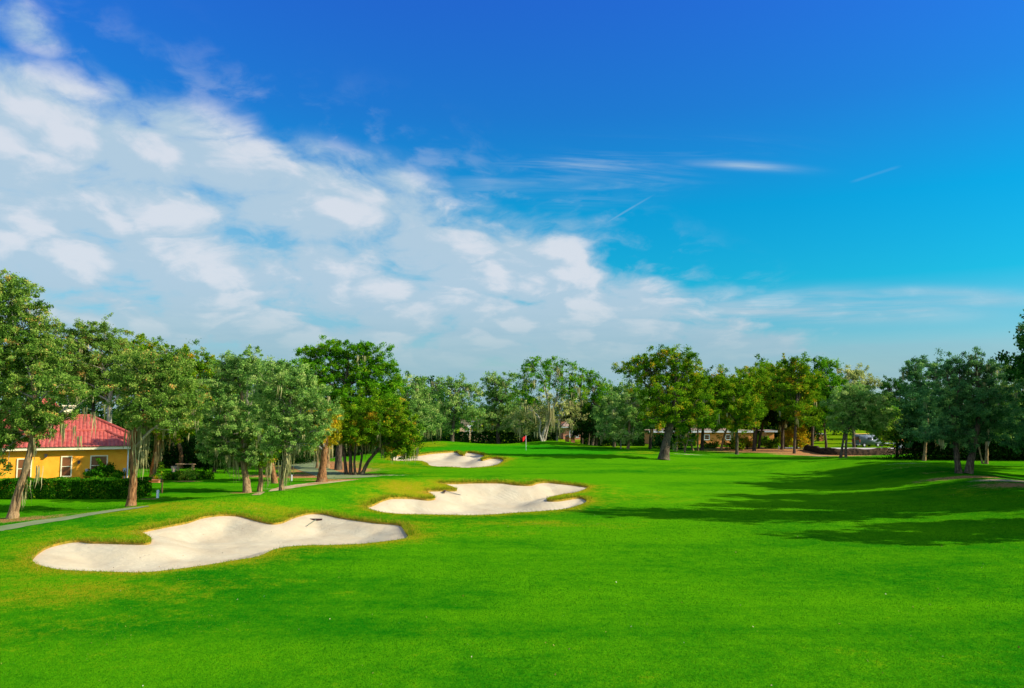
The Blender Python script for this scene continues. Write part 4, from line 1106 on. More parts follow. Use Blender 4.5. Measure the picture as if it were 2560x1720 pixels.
# the trees of the same grove that stand just outside the picture and shade the fairway
for k, (x, y, hgt, rad) in enumerate([(43.0, 59.5, 13.5, 4.9), (48, 67, 14, 5.6), (53, 73, 15, 6.0), (38.4, 52.0, 13.0, 4.6), (33.6, 43.2, 16.8, 4.4), (30.5, 35.8, 9.5, 3.4), (41, 45.5, 13.5, 4.5), (58, 80, 15, 5), (36.5, 38.0, 10.5, 3.6), (51, 60, 15, 5.5), (57, 69, 15, 5.5), (62, 88, 15, 6), (47, 52, 15, 5.5), (40, 47.5, 16, 5.0), (47, 43, 15, 5)]):
    sc_ = F / y
    u = 1280 + x * sc_ ; vb = 1040 + (CAM_H - h1(x, y)) * sc_
    vt = vb - hgt * sc_
    rpx = rad * sc_
    labs = ["oak on the right of the fairway beyond the picture edge, beside the mound crest", "oak of the right hand grove standing outside the picture behind the mound", "far oak of the right hand grove outside the picture", "oak outside the picture at the near end of the shaded mound",
            "oak outside the picture whose shadow lies across the fairway beside the middle bunker", "small oak outside the picture casting the nearest shadow streaks", "tall oak outside the picture near the mound's near end", "most distant oak outside the picture in the right hand grove", "low oak outside the picture between the two nearest shadow streaks", "oak outside the picture in the second row of the grove, nearer end", "oak outside the picture in the second row of the grove, middle", "oak outside the picture at the far end of the second row", "oak outside the picture at the near end of the second row", "tall oak outside the picture behind the tree that shades the middle bunker side", "tall oak outside the picture furthest to the side at the near end"]
    tree(labs[k], [[(u, vb, .5 * sc_), (u + 3, vb - hgt * .3 * sc_, .4 * sc_), (u, vb - hgt * .6 * sc_, .3 * sc_)]], blob(u, vt + (hgt * .32) * sc_, rpx, hgt * .32 * sc_, 8, k), 'dark', 'dark', D=y, cover=3.4, lpx=8, moss_auto=2, gap=.25)

# ------------------------------------------------------------------ far trees that close the view
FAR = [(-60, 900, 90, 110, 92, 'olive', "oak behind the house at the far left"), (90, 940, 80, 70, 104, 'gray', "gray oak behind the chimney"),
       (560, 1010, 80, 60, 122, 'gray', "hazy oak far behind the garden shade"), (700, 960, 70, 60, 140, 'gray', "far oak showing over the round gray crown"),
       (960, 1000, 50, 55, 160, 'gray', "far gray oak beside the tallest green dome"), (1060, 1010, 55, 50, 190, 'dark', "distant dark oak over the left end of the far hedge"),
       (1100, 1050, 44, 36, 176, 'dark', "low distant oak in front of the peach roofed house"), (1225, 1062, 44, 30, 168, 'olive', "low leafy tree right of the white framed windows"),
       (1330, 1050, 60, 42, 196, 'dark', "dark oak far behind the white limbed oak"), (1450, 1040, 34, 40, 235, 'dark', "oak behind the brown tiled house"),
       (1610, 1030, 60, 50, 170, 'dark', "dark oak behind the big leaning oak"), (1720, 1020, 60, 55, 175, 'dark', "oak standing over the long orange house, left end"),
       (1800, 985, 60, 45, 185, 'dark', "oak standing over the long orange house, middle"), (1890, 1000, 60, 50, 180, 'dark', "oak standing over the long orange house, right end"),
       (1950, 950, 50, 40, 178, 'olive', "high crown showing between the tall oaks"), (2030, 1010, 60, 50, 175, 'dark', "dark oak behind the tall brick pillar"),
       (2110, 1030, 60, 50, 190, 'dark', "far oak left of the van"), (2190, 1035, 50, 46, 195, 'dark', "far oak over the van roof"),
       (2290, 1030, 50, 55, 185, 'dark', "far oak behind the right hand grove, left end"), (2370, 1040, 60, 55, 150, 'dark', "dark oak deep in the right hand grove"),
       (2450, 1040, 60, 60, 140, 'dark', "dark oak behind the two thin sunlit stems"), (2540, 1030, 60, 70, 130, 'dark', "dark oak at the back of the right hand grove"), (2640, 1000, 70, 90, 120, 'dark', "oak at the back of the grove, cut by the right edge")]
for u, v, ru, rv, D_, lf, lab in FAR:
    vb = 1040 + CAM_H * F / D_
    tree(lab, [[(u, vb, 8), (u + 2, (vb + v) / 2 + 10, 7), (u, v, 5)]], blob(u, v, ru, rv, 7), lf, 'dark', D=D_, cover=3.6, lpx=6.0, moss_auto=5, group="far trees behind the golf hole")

# ------------------------------------------------------------------ hedges and shrubs
def leaf_box(name, lines, thick, h, label, mat='hedge', cat="hedge", L=0.16, cover=5.0, stem='dark', group=None, wob=.06):
    """A clipped hedge along a polyline: leaves over a twiggy core."""
    rs = np.random.RandomState(len(label) + int(h * 100))
    root = empty(name, (lines[0][0], lines[0][1], h1(*lines[0])), label, cat, group)
    base = np.array(root.location)
    PP, TT = [], []
    core = MB()
    for (x0, y0), (x1, y1) in zip(lines[:-1], lines[1:]):
        d = np.array([x1 - x0, y1 - y0]); ln = np.linalg.norm(d); d /= ln; nrm = np.array([-d[1], d[0]])
        area = 2 * (ln * h + thick * h) + ln * thick
        n = int(cover * area / (0.36 * L * L))
        s_ = rs.uniform(-.02, 1.02, n) * ln; q = rs.uniform(-.5, .5, n) * thick; z = rs.uniform(0, 1, n) * h
        face = rs.uniform(0, 1, n)
        wy, wx = ln * h, thick * h; tot = 2 * wy + 2 * wx + ln * thick
        f1 = face < 2 * wy / tot
        q = np.where(f1, np.sign(q + 1e-6) * (thick / 2 - np.abs(rs.normal(0, .07, n))), q)
        f2 = (~f1) & (face < (2 * wy + 2 * wx) / tot)
        s_ = np.where(f2, np.where(s_ > ln / 2, ln, 0) + rs.normal(0, .06, n), s_)
        f3 = (~f1) & (~f2)
        z = np.where(f3, h - np.abs(rs.normal(0, .08, n)), z)
        bul = wob * (np.sin(s_ * 2.3 + z) + np.sin(s_ * 5.1 + 2 * z))
        x = x0 + d[0] * s_ + nrm[0] * (q + bul * np.sign(q)); y = y0 + d[1] * s_ + nrm[1] * (q + bul * np.sign(q))
        zz = H(x, y) + z + np.where(z > h * .8, bul * .8, 0)
        PP.append(np.stack([x, y, zz], 1) - base)
        TT.append(np.clip(rs.normal(.5, .24, n) + .15 * np.sin(s_ * 3) * np.sin(z * 4), 0, 1))
        # twiggy core
        for k in range(int(ln / .35)):
            t = (k + .5) * .35
            px_, py_ = x0 + d[0] * t + rs.uniform(-.15, .15) * thick * nrm[0], y0 + d[1] * t + rs.uniform(-.15, .15) * thick * nrm[1]
            g0 = h1(px_, py_)
            core.tube([np.array([px_, py_, g0 - .03]) - base, np.array([px_ + rs.normal(0, .05), py_ + rs.normal(0, .05), g0 + h * .5]) - base, np.array([px_ + rs.normal(0, .15), py_ + rs.normal(0, .1), g0 + h * .9]) - base], [.03, .022, .008], 4, False)
    link("foliage", leaf_mesh("foliage", np.concatenate(PP), L, np.concatenate(TT), rs, up=.4, slim=.7), LEAF[mat], root)
    st = core.build("stems", BARK[stem], root)
    st['kind'] = "stuff"
    return root

def shrub(label, x, y, rx, rz, mat='hedge', name="shrub", cat="shrub", L=0.14, cover=5.0, group=None, seed=0, ry=None):
    rs = np.random.RandomState(seed + int(abs(x * 10)) + int(y))
    b = np.array([x, y, h1(x, y)])
    root = empty(name, b, label, cat, group)
    lobes = [(np.array([0, 0, rz]), np.array([rx, ry or rx, rz]))]
    for k in range(5):
        a = rs.uniform(0, 6.28); lobes.append((np.array([math.cos(a) * rx * .5, math.sin(a) * rx * .5, rz * rs.uniform(.7, 1.3)]), np.array([rx, ry or rx, rz]) * rs.uniform(.4, .6)))
    C_, t_, tw = crown_points(lobes, L, cover, rs, 1.0, .15)
    C_[:, 2] = np.maximum(C_[:, 2], .03)
    link("foliage", leaf_mesh("foliage", C_, L, t_, rs, up=.4, slim=.7), LEAF[mat], root)
    m_ = MB()
    for k in range(6):
        a = rs.uniform(0, 6.28)
        m_.tube([(0.03 * math.cos(a), 0.03 * math.sin(a), -.03), (rx * .25 * math.cos(a), rx * .25 * math.sin(a), rz * .7), (rx * .55 * math.cos(a), rx * .55 * math.sin(a), rz * 1.3)], [.035, .025, .01], 5, False)
    st = m_.build("stems", BARK['dark'], root); st['kind'] = "stuff"
    return root

leaf_box("clipped_hedge", [(-45, 55.6), (-25.6, 55.4)], 1.9, 1.27, "long clipped dark green hedge in front of the yellow house", L=0.13)
# tall boundary hedge behind the putting green, in separate runs with openings
for lab, x0, x1, y, hh in (("tall dark boundary hedge behind the left back mound of the green", -36, -8.6, 150.5, 2.5), ("tall dark boundary hedge behind the flag and the white limbed oak", -7.4, 8.2, 151, 2.6),
                            ("tall dark boundary hedge right of the two salmon gate posts", 13.2, 24.6, 151, 2.4), ("tall dark boundary hedge running behind the big leaning oak", 26.2, 34, 150, 2.2)):
    leaf_box("boundary_hedge", [(x0, y), (x1, y)], 1.8, hh, lab, mat='dark', L=0.30, cover=3.4, group="boundary hedges behind the green", wob=.12)

# distant woods that read as one mass
def far_wood(pts, h0, h1_, seed, L=0.8, dens=3.0, depth=14, mat='dark', name="distant_wood"):
    rs = np.random.RandomState(seed)
    PP, TT = [], []
    for (x0, y0), (x1, y1) in zip(pts[:-1], pts[1:]):
        ln = math.hypot(x1 - x0, y1 - y0)
        n = int(dens * ln * h1_ / (.36 * L * L))
        nc = int(n / 24)
        t = rs.uniform(0, 1, nc)
        prof = h0 + (h1_ - h0) * (.5 + .28 * np.sin(t * ln * .21 + seed) + .22 * np.sin(t * ln * .53 + 1.3 * seed))
        z = prof * rs.uniform(0, 1, nc) ** (1.25 if mat == 'deep' else .75)
        c = np.stack([x0 + (x1 - x0) * t + rs.normal(0, 1, nc), y0 + (y1 - y0) * t + rs.uniform(0, depth, nc), z + .2], 1)
        idx = np.repeat(np.arange(nc), 24)
        PP.append(c[idx] + rs.normal(0, 1, (len(idx), 3)) * np.array([1, 1, .7]) * 0.9)
        TT.append(np.clip(rs.normal(.45, .22, nc)[idx] + rs.normal(0, .15, len(idx)), 0, 1))
    P_ = np.concatenate(PP); P_[:, 2] = np.maximum(P_[:, 2], .1)
    o = link(name, leaf_mesh(name, P_, L, np.concatenate(TT), rs), LEAF[mat])
    return tag(o, kind='stuff')
far_wood([(-170, 128), (-95, 150), (-58, 150)], 5, 12, 1)
far_wood([(-70, 210), (10, 240)], 6, 11, 2)
far_wood([(10, 240), (150, 225)], 6, 12, 3)
far_wood([(108, 196), (150, 172), (190, 150)], 6, 13, 4)
far_wood([(-50, 84), (-36, 86), (-24, 92)], 1.6, 4.2, 8, L=.16, depth=5, mat='deep', name="undergrowth", dens=9)  # undergrowth leaves darkened in colour to stand for shade beneath the trees
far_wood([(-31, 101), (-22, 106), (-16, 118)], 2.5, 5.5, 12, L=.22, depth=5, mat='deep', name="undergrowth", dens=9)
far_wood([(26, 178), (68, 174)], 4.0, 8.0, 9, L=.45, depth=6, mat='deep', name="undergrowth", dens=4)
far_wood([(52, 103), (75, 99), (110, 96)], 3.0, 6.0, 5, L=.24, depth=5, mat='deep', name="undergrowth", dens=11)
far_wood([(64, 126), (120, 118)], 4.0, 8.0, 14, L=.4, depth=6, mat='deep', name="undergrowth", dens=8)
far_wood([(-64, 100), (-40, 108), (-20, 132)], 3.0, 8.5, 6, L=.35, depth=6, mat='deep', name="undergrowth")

for k, (u, v, rx, rz_, mt) in enumerate([(1772, 1120, 1.5, .6, 'olive'), (1838, 1124, 1.8, .8, 'olive'), (1868, 1122, 1.5, 1.0, 'amber'), (1925, 1120, 1.6, .9, 'olive'), (1968, 1118, 1.5, 1.1, 'amber'), (1900, 1114, 2.0, 1.0, 'olive'), (1690, 1122, 1.6, .6, 'dark'), (1652, 1120, 1.6, .6, 'dark'), (2006, 1121, 1.2, .8, 'amber')]):
    q = ground(u, v)
    shrub(["olive scrub at the wood edge in front of the orange house windows", "olive scrub beside the forked slim trunk", "amber scrub left of the forked slim trunk", "olive scrub left of the white stake by the mulch", "amber scrub right of the white stake by the mulch", "wide olive scrub further back in the wood", "dark low scrub behind the small crooked oak", "dark scrub behind the trunk of the big leaning oak", "amber scrub at the end of the dark low wall"][k], q[0], q[1], rx, rz_, mt, "scrub_bush", "shrub", .24, 3.0, "scrub along the wood edge", k)

# ------------------------------------------------------------------ the yellow house
M_STUCCO = material("yellow_stucco", lambda gg: (gg.mix(gg.step(gg.noise(obj_co(gg), 1.3, 5, 0.6), 0.3, 0.7), (0.80, 0.30, 0.020), (0.86, 0.39, 0.030)), gg.noise(obj_co(gg), 30, 3), (0.25, 0.01)), 0.9, 0.1)
M_CREAM = plain("cream_trim", (0.74, 0.66, 0.38), 0.7, .08)
M_WHITE = plain("white_paint", (0.78, 0.77, 0.72), 0.55, .05)
def tile_fn(gg):
    p = obj_co(gg)
    n = gg.noise(p, 2.2, 4, 0.7); n2 = gg.noise(gg.vscale(p, (3.4, 1.5, 1.5)), 1.4, 1, 0.5)
    c = gg.mix(gg.step(n2, 0.35, 0.65), (0.36, 0.060, 0.038), (0.44, 0.098, 0.064))
    return gg.mix(gg.mul(gg.step(n, 0.45, 0.75), 0.6), c, (0.26, 0.05, 0.035)), n, (0.3, 0.02)
M_TILE = material("red_roof_tile", tile_fn, 0.8, 0.2)
M_TILEB = material("brown_roof_tile", lambda gg: (gg.mix(gg.noise(obj_co(gg), 2.0, 4, 0.7), (0.20, 0.12, 0.075), (0.42, 0.29, 0.19)), None, (0, 0)), 0.85, 0.1)
M_GLASS = material("window_glass", lambda gg: (gg.mix(gg.noise(obj_co(gg), 1.2, 3), (0.10, 0.035, 0.012), (0.24, 0.085, 0.03)), None, (0, 0)), 0.12, 0.6)
M_SALMON = plain("salmon_stucco", (0.56, 0.22, 0.12), 0.9, .10, 1.5, .1)
M_PEACH = plain("peach_stucco", (0.66, 0.42, 0.24), 0.9, .10, 1.5, .1)
M_ORANGE = plain("orange_stucco", (0.78, 0.30, 0.08), 0.9, .12, 1.2, .1)
M_STONE = plain("cap_stone", (0.36, 0.35, 0.29), 0.9, .12, 3, .1)
M_IRON = plain("dark_iron", (0.03, 0.03, 0.03), 0.5, .1, 5, .4)
M_GREY = plain("grey_metal", (0.38, 0.40, 0.40), 0.45, .08, 5, .4)

def tile_plane(m, a, b, up, lim, pitch=0.27, r=0.035):
    """Rows of barrel tiles on one roof plane: eave a->b, up = full upslope vector, lim(t) = fraction of it reached at t."""
    a, b, up = np.array(a, float), np.array(b, float), np.array(up, float)
    ln = np.linalg.norm(b - a); e = (b - a) / ln; un = up / np.linalg.norm(up)
    nrm = np.cross(e, un); nrm = nrm if nrm[2] > 0 else -nrm
    n = max(1, int(ln / pitch)); dp = ln / n
    for k in range(n):
        prof = [(-.5 * dp, -.01), (-.30 * dp, .02), (-.16 * dp, r * .75), (0, r), (.16 * dp, r * .75), (.30 * dp, .02), (.5 * dp, -.01)]
        mid = (k + .5) * dp
        rows = []
        for q, h_ in prof:
            t = min(max(mid + q, 0.0), ln)
            f = max(0.0, lim(t / ln))
            steps = 6
            rows.append([a + e * t + up * f * j / steps + nrm * (h_ + .012 * ((j % 2))) for j in range(steps + 1)])
        vs = [[m.bm.verts.new(tuple(p)) for p in r_] for r_ in rows]
        for i in range(len(vs) - 1):
            for j in range(len(vs[i]) - 1):
                try: m.bm.faces.new((vs[i][j], vs[i + 1][j], vs[i + 1][j + 1], vs[i][j + 1]))
                except ValueError: pass

def hip_roof(m, x0, x1, y0, y1, z0, z1, rx0, rx1, tiles=True):
    """Hip roof over a rectangle with a ridge rx0..rx1 along x."""
    ym = (y0 + y1) / 2
    lim_f = lambda t: min(1.0, t * (x1 - x0) / max(1e-3, rx0 - x0), (1 - t) * (x1 - x0) / max(1e-3, x1 - rx1))
    tri = lambda t: min(t, 1 - t) * 2
    c = [(x0, y0, z0), (x1, y0, z0), (x1, y1, z0), (x0, y1, z0)]
    L_, R_ = (rx0, ym, z1), (rx1, ym, z1)
    for poly in ((c[0], c[1], R_, L_), (c[1], c[2], R_), (c[2], c[3], L_, R_), (c[3], c[0], L_)):
        m.poly(poly)
    if tiles:
        d = np.array([0, 0, .012])
        tile_plane(m, np.array(c[0]) + d, np.array(c[1]) + d, (0, ym - y0, z1 - z0), lim_f)
        tile_plane(m, np.array(c[1]) + d, np.array(c[2]) + d, (rx1 - x1, 0, z1 - z0), tri)
        tile_plane(m, np.array(c[3]) + d, np.array(c[0]) + d, (rx0 - x0, 0, z1 - z0), tri)
        for p, q in ((c[1], R_), (c[0], L_), (L_, R_)):
            m.tube([np.array(p) + [0, 0, .06], (np.array(p) + np.array(q)) / 2 + [0, 0, .07], np.array(q) + [0, 0, .06]], [.12, .12, .12], 7)

def window(parent, x0, x1, z0, z1, y, frame=M_WHITE, fw=.09, mull=True, glass=None, sill=True):
    m = MB()
    m.box(x0 - fw, x0, y - .07, y + .02, z0 - fw, z1 + fw).box(x1, x1 + fw, y - .07, y + .02, z0 - fw, z1 + fw)
    m.box(x0, x1, y - .067, y + .02, z1, z1 + fw).box(x0, x1, y - .067, y + .02, z0 - fw, z0)
    if mull: m.box(x0, x1, y - .05, y + .012, (z0 + z1) / 2 - .025, (z0 + z1) / 2 + .025)
    f = m.build("window", frame, parent)
    MB().box(x0, x1, y - .028, y - .006, z0, z1).build("pane", glass or M_GLASS, f)
    return f

TH = R(28)
hp = at(328, 1040, 62.0)
house = empty("yellow_house", (hp[0], 62.0, 0), "yellow stucco house with red tiled hip roofs behind the clipped hedge", "house", None, TH)
E1, E2 = np.array([math.cos(TH), math.sin(TH)]), np.array([-math.sin(TH), math.cos(TH)])
def hloc(p): q = np.array(p[:2]) - hp[:2]; return float(q @ E1), float(q @ E2)
def on_facade(u, v, y=0.0):
    """Local x, z of a photograph pixel on the facade plane y."""
    d = pdir(u, v)
    nn = np.array([E2[0], E2[1], 0]); o_ = np.array([hp[0], hp[1], 0]) + nn * y
    t = ((o_ - np.array([0, 0, CAM_H])) @ nn) / (d @ nn)
    p = d * t; p[2] += CAM_H
    return hloc(p)[0], p[2]
EZ = on_facade(328, 1122, -.45)[1]
wall = MB(); wall.box(-13, 0, 0, 12, 0, EZ)
wall = wall.build("wall", M_STUCCO, house)
MB().box(-13.5, .5, -.52, -.40, EZ, EZ + .26).box(.38, .5, -.40, 5.6, EZ, EZ + .26).box(-13.5, .38, -.40, -.04, EZ + .02, EZ + .06).build("fascia", M_CREAM, house)
rz = on_facade(220, 1078, 2.6)[1]
m = MB(); x0_, x1_ = on_facade(160, 1078, 2.6)[0], on_facade(264, 1078, 2.6)[0]
hip_roof(m, -13.6, .6, -.6, 6.0, EZ + .22, rz, -9.5, x1_)
front_roof = m.build("roof", M_TILE, house)
m = MB(); mx1 = on_facade(226, 1041, 7.0)[0]; mz = on_facade(226, 1041, 7.0)[1]
hip_roof(m, -22, 1.0, 2.2, 12.8, EZ + .62, mz, -13, mx1)
main_roof = m.build("roof", M_TILE, house)
# raised stair block with its own little roof, and the chimney
bx0, bx1 = on_facade(88, 1040, 8.5)[0], on_facade(140, 1040, 8.5)[0]; bz1 = on_facade(110, 1030, 8.5)[1]
tower = MB().box(bx0, bx1, 8.5, 10.5, mz - 2.0, bz1).build("wall", M_STUCCO, house)
MB().box(bx0 - .15, bx1 + .15, 8.32, 10.68, bz1, bz1 + .28).build("cornice", M_CREAM, house)
m = MB(); hip_roof(m, bx0 - .2, bx1 + .2, 8.25, 10.75, bz1 + .28, bz1 + 1.0, (bx0 + bx1) / 2 - .2, (bx0 + bx1) / 2 + .2); m.build("roof", M_TILE, house)
cx0, cx1 = on_facade(158, 1040, 8.0)[0], on_facade(185, 1040, 8.0)[0]; cz1 = on_facade(170, 1013, 8.0)[1]
MB().box(cx0, cx1, 8, 8.9, mz - 1.2, cz1 - .75).build("chimney", M_STUCCO, main_roof)
MB().box(cx0 - .12, cx1 + .12, 7.88, 9.02, cz1 - .75, cz1 - .55).box(cx0 - .05, cx1 + .05, 7.95, 8.95, cz1 - .55, cz1 - .35).box(cx0 - .02, cx0 + .14, 7.98, 8.92, cz1 - .35, cz1 - .1).box(cx1 - .14, cx1 + .02, 7.98, 8.92, cz1 - .35, cz1 - .1).box(cx0 - .12, cx1 + .12, 7.88, 9.02, cz1 - .1, cz1).build("chimney_cap", M_CREAM, main_roof)
for u0, u1, v0, v1 in ((46, 75, 1149, 1194), (156, 176, 1143, 1189), (229, 265, 1141, 1186)):
    xa, za = on_facade(u0, v0); xb, zb = on_facade(u1, v1)
    window(house, xa, xb, zb, za, 0.0, M_CREAM, .08)
xa, za = on_facade(213, 1172); xb, zb = on_facade(221, 1186)
MB().box(xa, xb, -.22, -.002, zb, za, .02).build("utility_box", M_GREY, house)
for u, v in ((197, 1155), (115, 1139)):
    xa, za = on_facade(u, v)
    MB().box(xa - .05, xa + .05, -.04, -.002, za - .1, za + .1).prism([(xa - .08, -.22), (xa + .08, -.22), (xa + .06, -.04), (xa - .06, -.04)], 'z', za - .12, za + .08).prism([(xa - .1, -.25), (xa + .1, -.25), (xa + .1, -.04), (xa - .1, -.04)], 'z', za + .08, za + .12).build("wall_lamp", M_IRON, house)
m = MB(); m.tube([(-.10, -.07, EZ - .02), (-.10, -.07, .4)], [.05, .05], 8).tube([(-.10, -.07, EZ - .02), (-.10, -.38, EZ + .03)], [.05, .05], 8); m.build("downspout", M_WHITE, house)
m = MB(); xa, za = on_facade(311, 1178); m.tube([(xa, -.12, 0), (xa, -.12, za + .1)], [.035, .035], 8).box(xa - .1, xa + .1, -.2, -.002, za, za + .25); m.build("electric_meter", M_GREY, house)
p = np.array([hp[0], hp[1]]) + E1 * on_facade(258, 1175, -1.5)[0] + E2 * -1.6
shrub("rounded dark green bush against the yellow wall, covering a window corner", p[0], p[1], 1.22, 1.08, 'hedge', "round_bush", "bush", .12, 6.5, ry=1.0)

# ------------------------------------------------------------------ garden things beside the hedge
def gp(u, v): return ground(u, v)
def stake(label, u, v, px_h, w=.11):
    p = gp(u, v); s_ = p[1] / F
    h_ = px_h * s_
    o = empty("boundary_stake", p, label, "stake", "white boundary stakes")
    m = MB(); m.box(-w / 2, w / 2, -w / 2, w / 2, -.1, h_ * .9, .008); m.build("post", M_WHITE, o)
    m = MB(); m.prism([(-w / 2 - .004, h_ * .9), (w / 2 + .004, h_ * .9), (0, h_)], 'y', -w / 2 - .004, w / 2 + .004); m.build("point", M_WHITE, o)
stake("white boundary stake on the lawn right of the clipped hedge end", 394, 1245, 20, .14)
stake("white boundary stake left of the stout straight oak trunk", 729, 1202, 15, .09)
stake("white boundary stake at the edge of the red mulch", 1947, 1124, 10, .12)
stake("white boundary stake in the shade below the long orange house", 1767, 1118, 8, .12)

p = gp(403, 1233)
o = empty("young_tree", p, "thin young tree tied to a stake, beside the white stake near the hedge end", "tree", None)
m = MB(); m.tube([(0, 0, -.05), (.02, 0, .6), (-.01, 0, 1.2), (.03, 0, 1.9)], [.03, .025, .02, .008], 6); m.build("trunk", BARK['dark'], o)
MB().box(.06, .10, -.02, .02, -.1, 1.0).build("support_stake", BARK['brown'], o)
rs = np.random.RandomState(7)
C_, t_, _w = crown_points([(np.array([.02, 0, 1.55]), np.array([.32, .32, .42]))], .11, 2.0, rs)
link("crown", leaf_mesh("crown", C_, .11, t_, rs), LEAF['olive'], o)

p = at(387, 1203, 68); p[2] = 0
o = empty("planter", (p[0], 68, 0), "low salmon brick planter at the far side of the lawn by the hedge end", "planter")
MB().box(-.45, .45, -.25, .25, 0, .20).build("brick_base", M_SALMON, o)
MB().box(-.5, .5, -.3, .3, .20, .26, .015).build("rim", M_SALMON, o)
rs = np.random.RandomState(9); C_, t_, _w = crown_points([(np.array([0, 0, .40]), np.array([.42, .22, .15]))], .10, 2.5, rs)
link("plants", leaf_mesh("plants", C_, .10, t_, rs), LEAF['amber'], o)
p = at(399, 1202, 69); o = empty("utility_pedestal", (p[0], 69, 0), "small green utility pedestal next to the salmon planter", "utility box")
M_UGREEN = plain("utility_green", (0.02, 0.20, 0.06), .5)
MB().box(-.13, .13, -.12, .12, 0, .5, .02).build("cabinet", M_UGREEN, o); MB().box(-.15, .15, -.14, .14, .5, .58, .02).build("lid", M_UGREEN, o)

p = at(463, 1190, 82)
o = empty("garden_bench", (p[0], 82, 0), "long pale backless garden bench in the shade behind the shrub row", "bench", None, R(-8))
M_WOOD = plain("pale_wood", (0.50, 0.30, 0.14), .8, .2, 5)
MB().box(-1.0, 1.0, -.22, -.02, .68, .74, .01).box(-1.0, 1.0, .02, .22, .68, .74, .01).build("seat", M_WOOD, o)
for sx in (-.8, .8): MB().prism([(-.2, 0), (-.12, 0), (-.05, .68), (-.13, .68)], 'x', sx - .05, sx + .05).prism([(.2, 0), (.12, 0), (.05, .68), (.13, .68)], 'x', sx - .05, sx + .05).build("leg", M_WOOD, o)
p = at(434, 1188, 80)
o = empty("clay_urn", (p[0], 80, 0), "pinkish clay urn beside the pale garden bench", "urn")
m = MB(); prof = [(.0, .16), (.06, .20), (.12, .15), (.3, .22), (.48, .27), (.56, .24), (.6, .29), (.64, .29)]
m.tube([(0, 0, z) for z, r in prof], [r for z, r in prof], 14); m.build("body", plain("clay", (.55, .36, .28), .9), o, True)
MB().tube([(0, 0, .60), (0, 0, .645)], [.2, .24], 12).build("soil", BARK['dark'], o)
for k, (u, v, rx, rz_) in enumerate([(423, 1200, .50, .28), (447, 1199, .55, .30), (470, 1200, .6, .42), (494, 1199, .55, .33), (518, 1197, .5, .24)]):
    p = gp(u, v); labs = ["low green shrub nearest the utility pedestal in the shrub row", "second low shrub of the row from the utility pedestal", "tallest shrub of the row with red mulch at its foot", "spreading low shrub between the tallest shrub and the moss row", "smallest shrub at the shaded end of the row"]
    shrub(labs[k], p[0], p[1], rx, rz_, 'light' if k == 2 else 'hedge', "shrub", "shrub", .12, 3.6, "low shrubs along the garden lawn", k)

# ------------------------------------------------------------------ golf things
p = gp(1315, 1125)
o = empty("flagstick", p, "white flagstick with a red flag on the putting green", "golf flag")
MB().tube([(0, 0, -.05), (0, 0, .9), (0, 0, 2.15)], [.030, .026, .018], 8).build("pole", M_WHITE, o, True)
M_RED = material("red_cloth", lambda gg: (gg.mix(gg.noise(obj_co(gg), 3, 3), (0.60, 0.012, 0.012), (0.72, 0.03, 0.025)), None, (0, 0)), .8, .1)
fv = []; nx_, nz_ = 9, 7
for i in range(nx_):
    for j in range(nz_):
        t, q = i / (nx_ - 1), j / (nz_ - 1)
        # droops down to the left from its hoist
        fv.append((-.02 - .62 * t * (.75 + .25 * q), .10 * math.sin(t * 5.5 + q) * t, 2.10 - .42 * (1 - q) - .55 * t ** 1.2 * (1 - .35 * q)))
ff = [(i * nz_ + j, (i + 1) * nz_ + j, (i + 1) * nz_ + j + 1, i * nz_ + j + 1) for i in range(nx_ - 1) for j in range(nz_ - 1)]
fl = link("flag", np_mesh("flag", fv, ff, True), M_RED, o)
md = fl.modifiers.new("thick", 'SOLIDIFY'); md.thickness = .012
MB().tube([(0, 0, .004), (0, 0, .012)], [.06, .06], 14).build("cup", M_WHITE, o)

def sand_z(x, y):
    for poly, step, lip, deep in BUNKERS:
        if inside_poly(np.array([x]), np.array([y]), poly)[0]:
            d = poly_dist(np.array([x]), np.array([y]), poly)[0]; sm = min(1, d / 2.4); sm = sm * sm * (3 - 2 * sm)
            return h1(x, y) - lip - deep * sm
    return h1(x, y)
def on_sand(u, v):
    d = pdir(u, v)
    for t in np.arange(20, 90, .03):
        q = d * t
        if q[2] + CAM_H < sand_z(q[0], q[1]): return np.array([q[0], q[1], sand_z(q[0], q[1])])
def rake(label, head, tail, wood, bar):
    a, b = on_sand(*head), on_sand(*tail)
    d = (b - a); ln = float(np.linalg.norm(d[:2]))
    o = empty("bunker_rake", (a[0], a[1], a[2] + .03), label, "rake", "bunker rakes", math.atan2(d[1], d[0]))
    dzz = b[2] - a[2]
    MB().tube([(0, 0, .06), (ln * .5, 0, dzz * .5 + .05), (ln, 0, dzz + .03)], [.022, .022, .02], 8).build("handle", wood, o)
    m = MB(); m.box(-.05, .05, -.34, .34, .0, .11, .015); m.build("head", bar, o)
    m = MB()
    for k in range(11): m.box(-.02, .0, -.32 + k * .062, -.30 + k * .062, -.09, .0)
    t = m.build("teeth", bar, o); t['kind'] = "stuff"
M_RAKE = plain("rake_plastic", (0.05, 0.018, 0.014), .6); M_RAKEH = plain("rake_handle_green", (0.10, 0.13, 0.08), .6)
rake("bunker rake with a dark red head lying in the nearest sand bunker", (790, 1303), (768, 1317), M_RAKEH, M_RAKE)
rake("bunker rake with a long gray handle lying in the middle sand bunker", (1112, 1231), (1152, 1240), plain("rake_handle_gray", (.20, .19, .17), .6), M_RAKE)

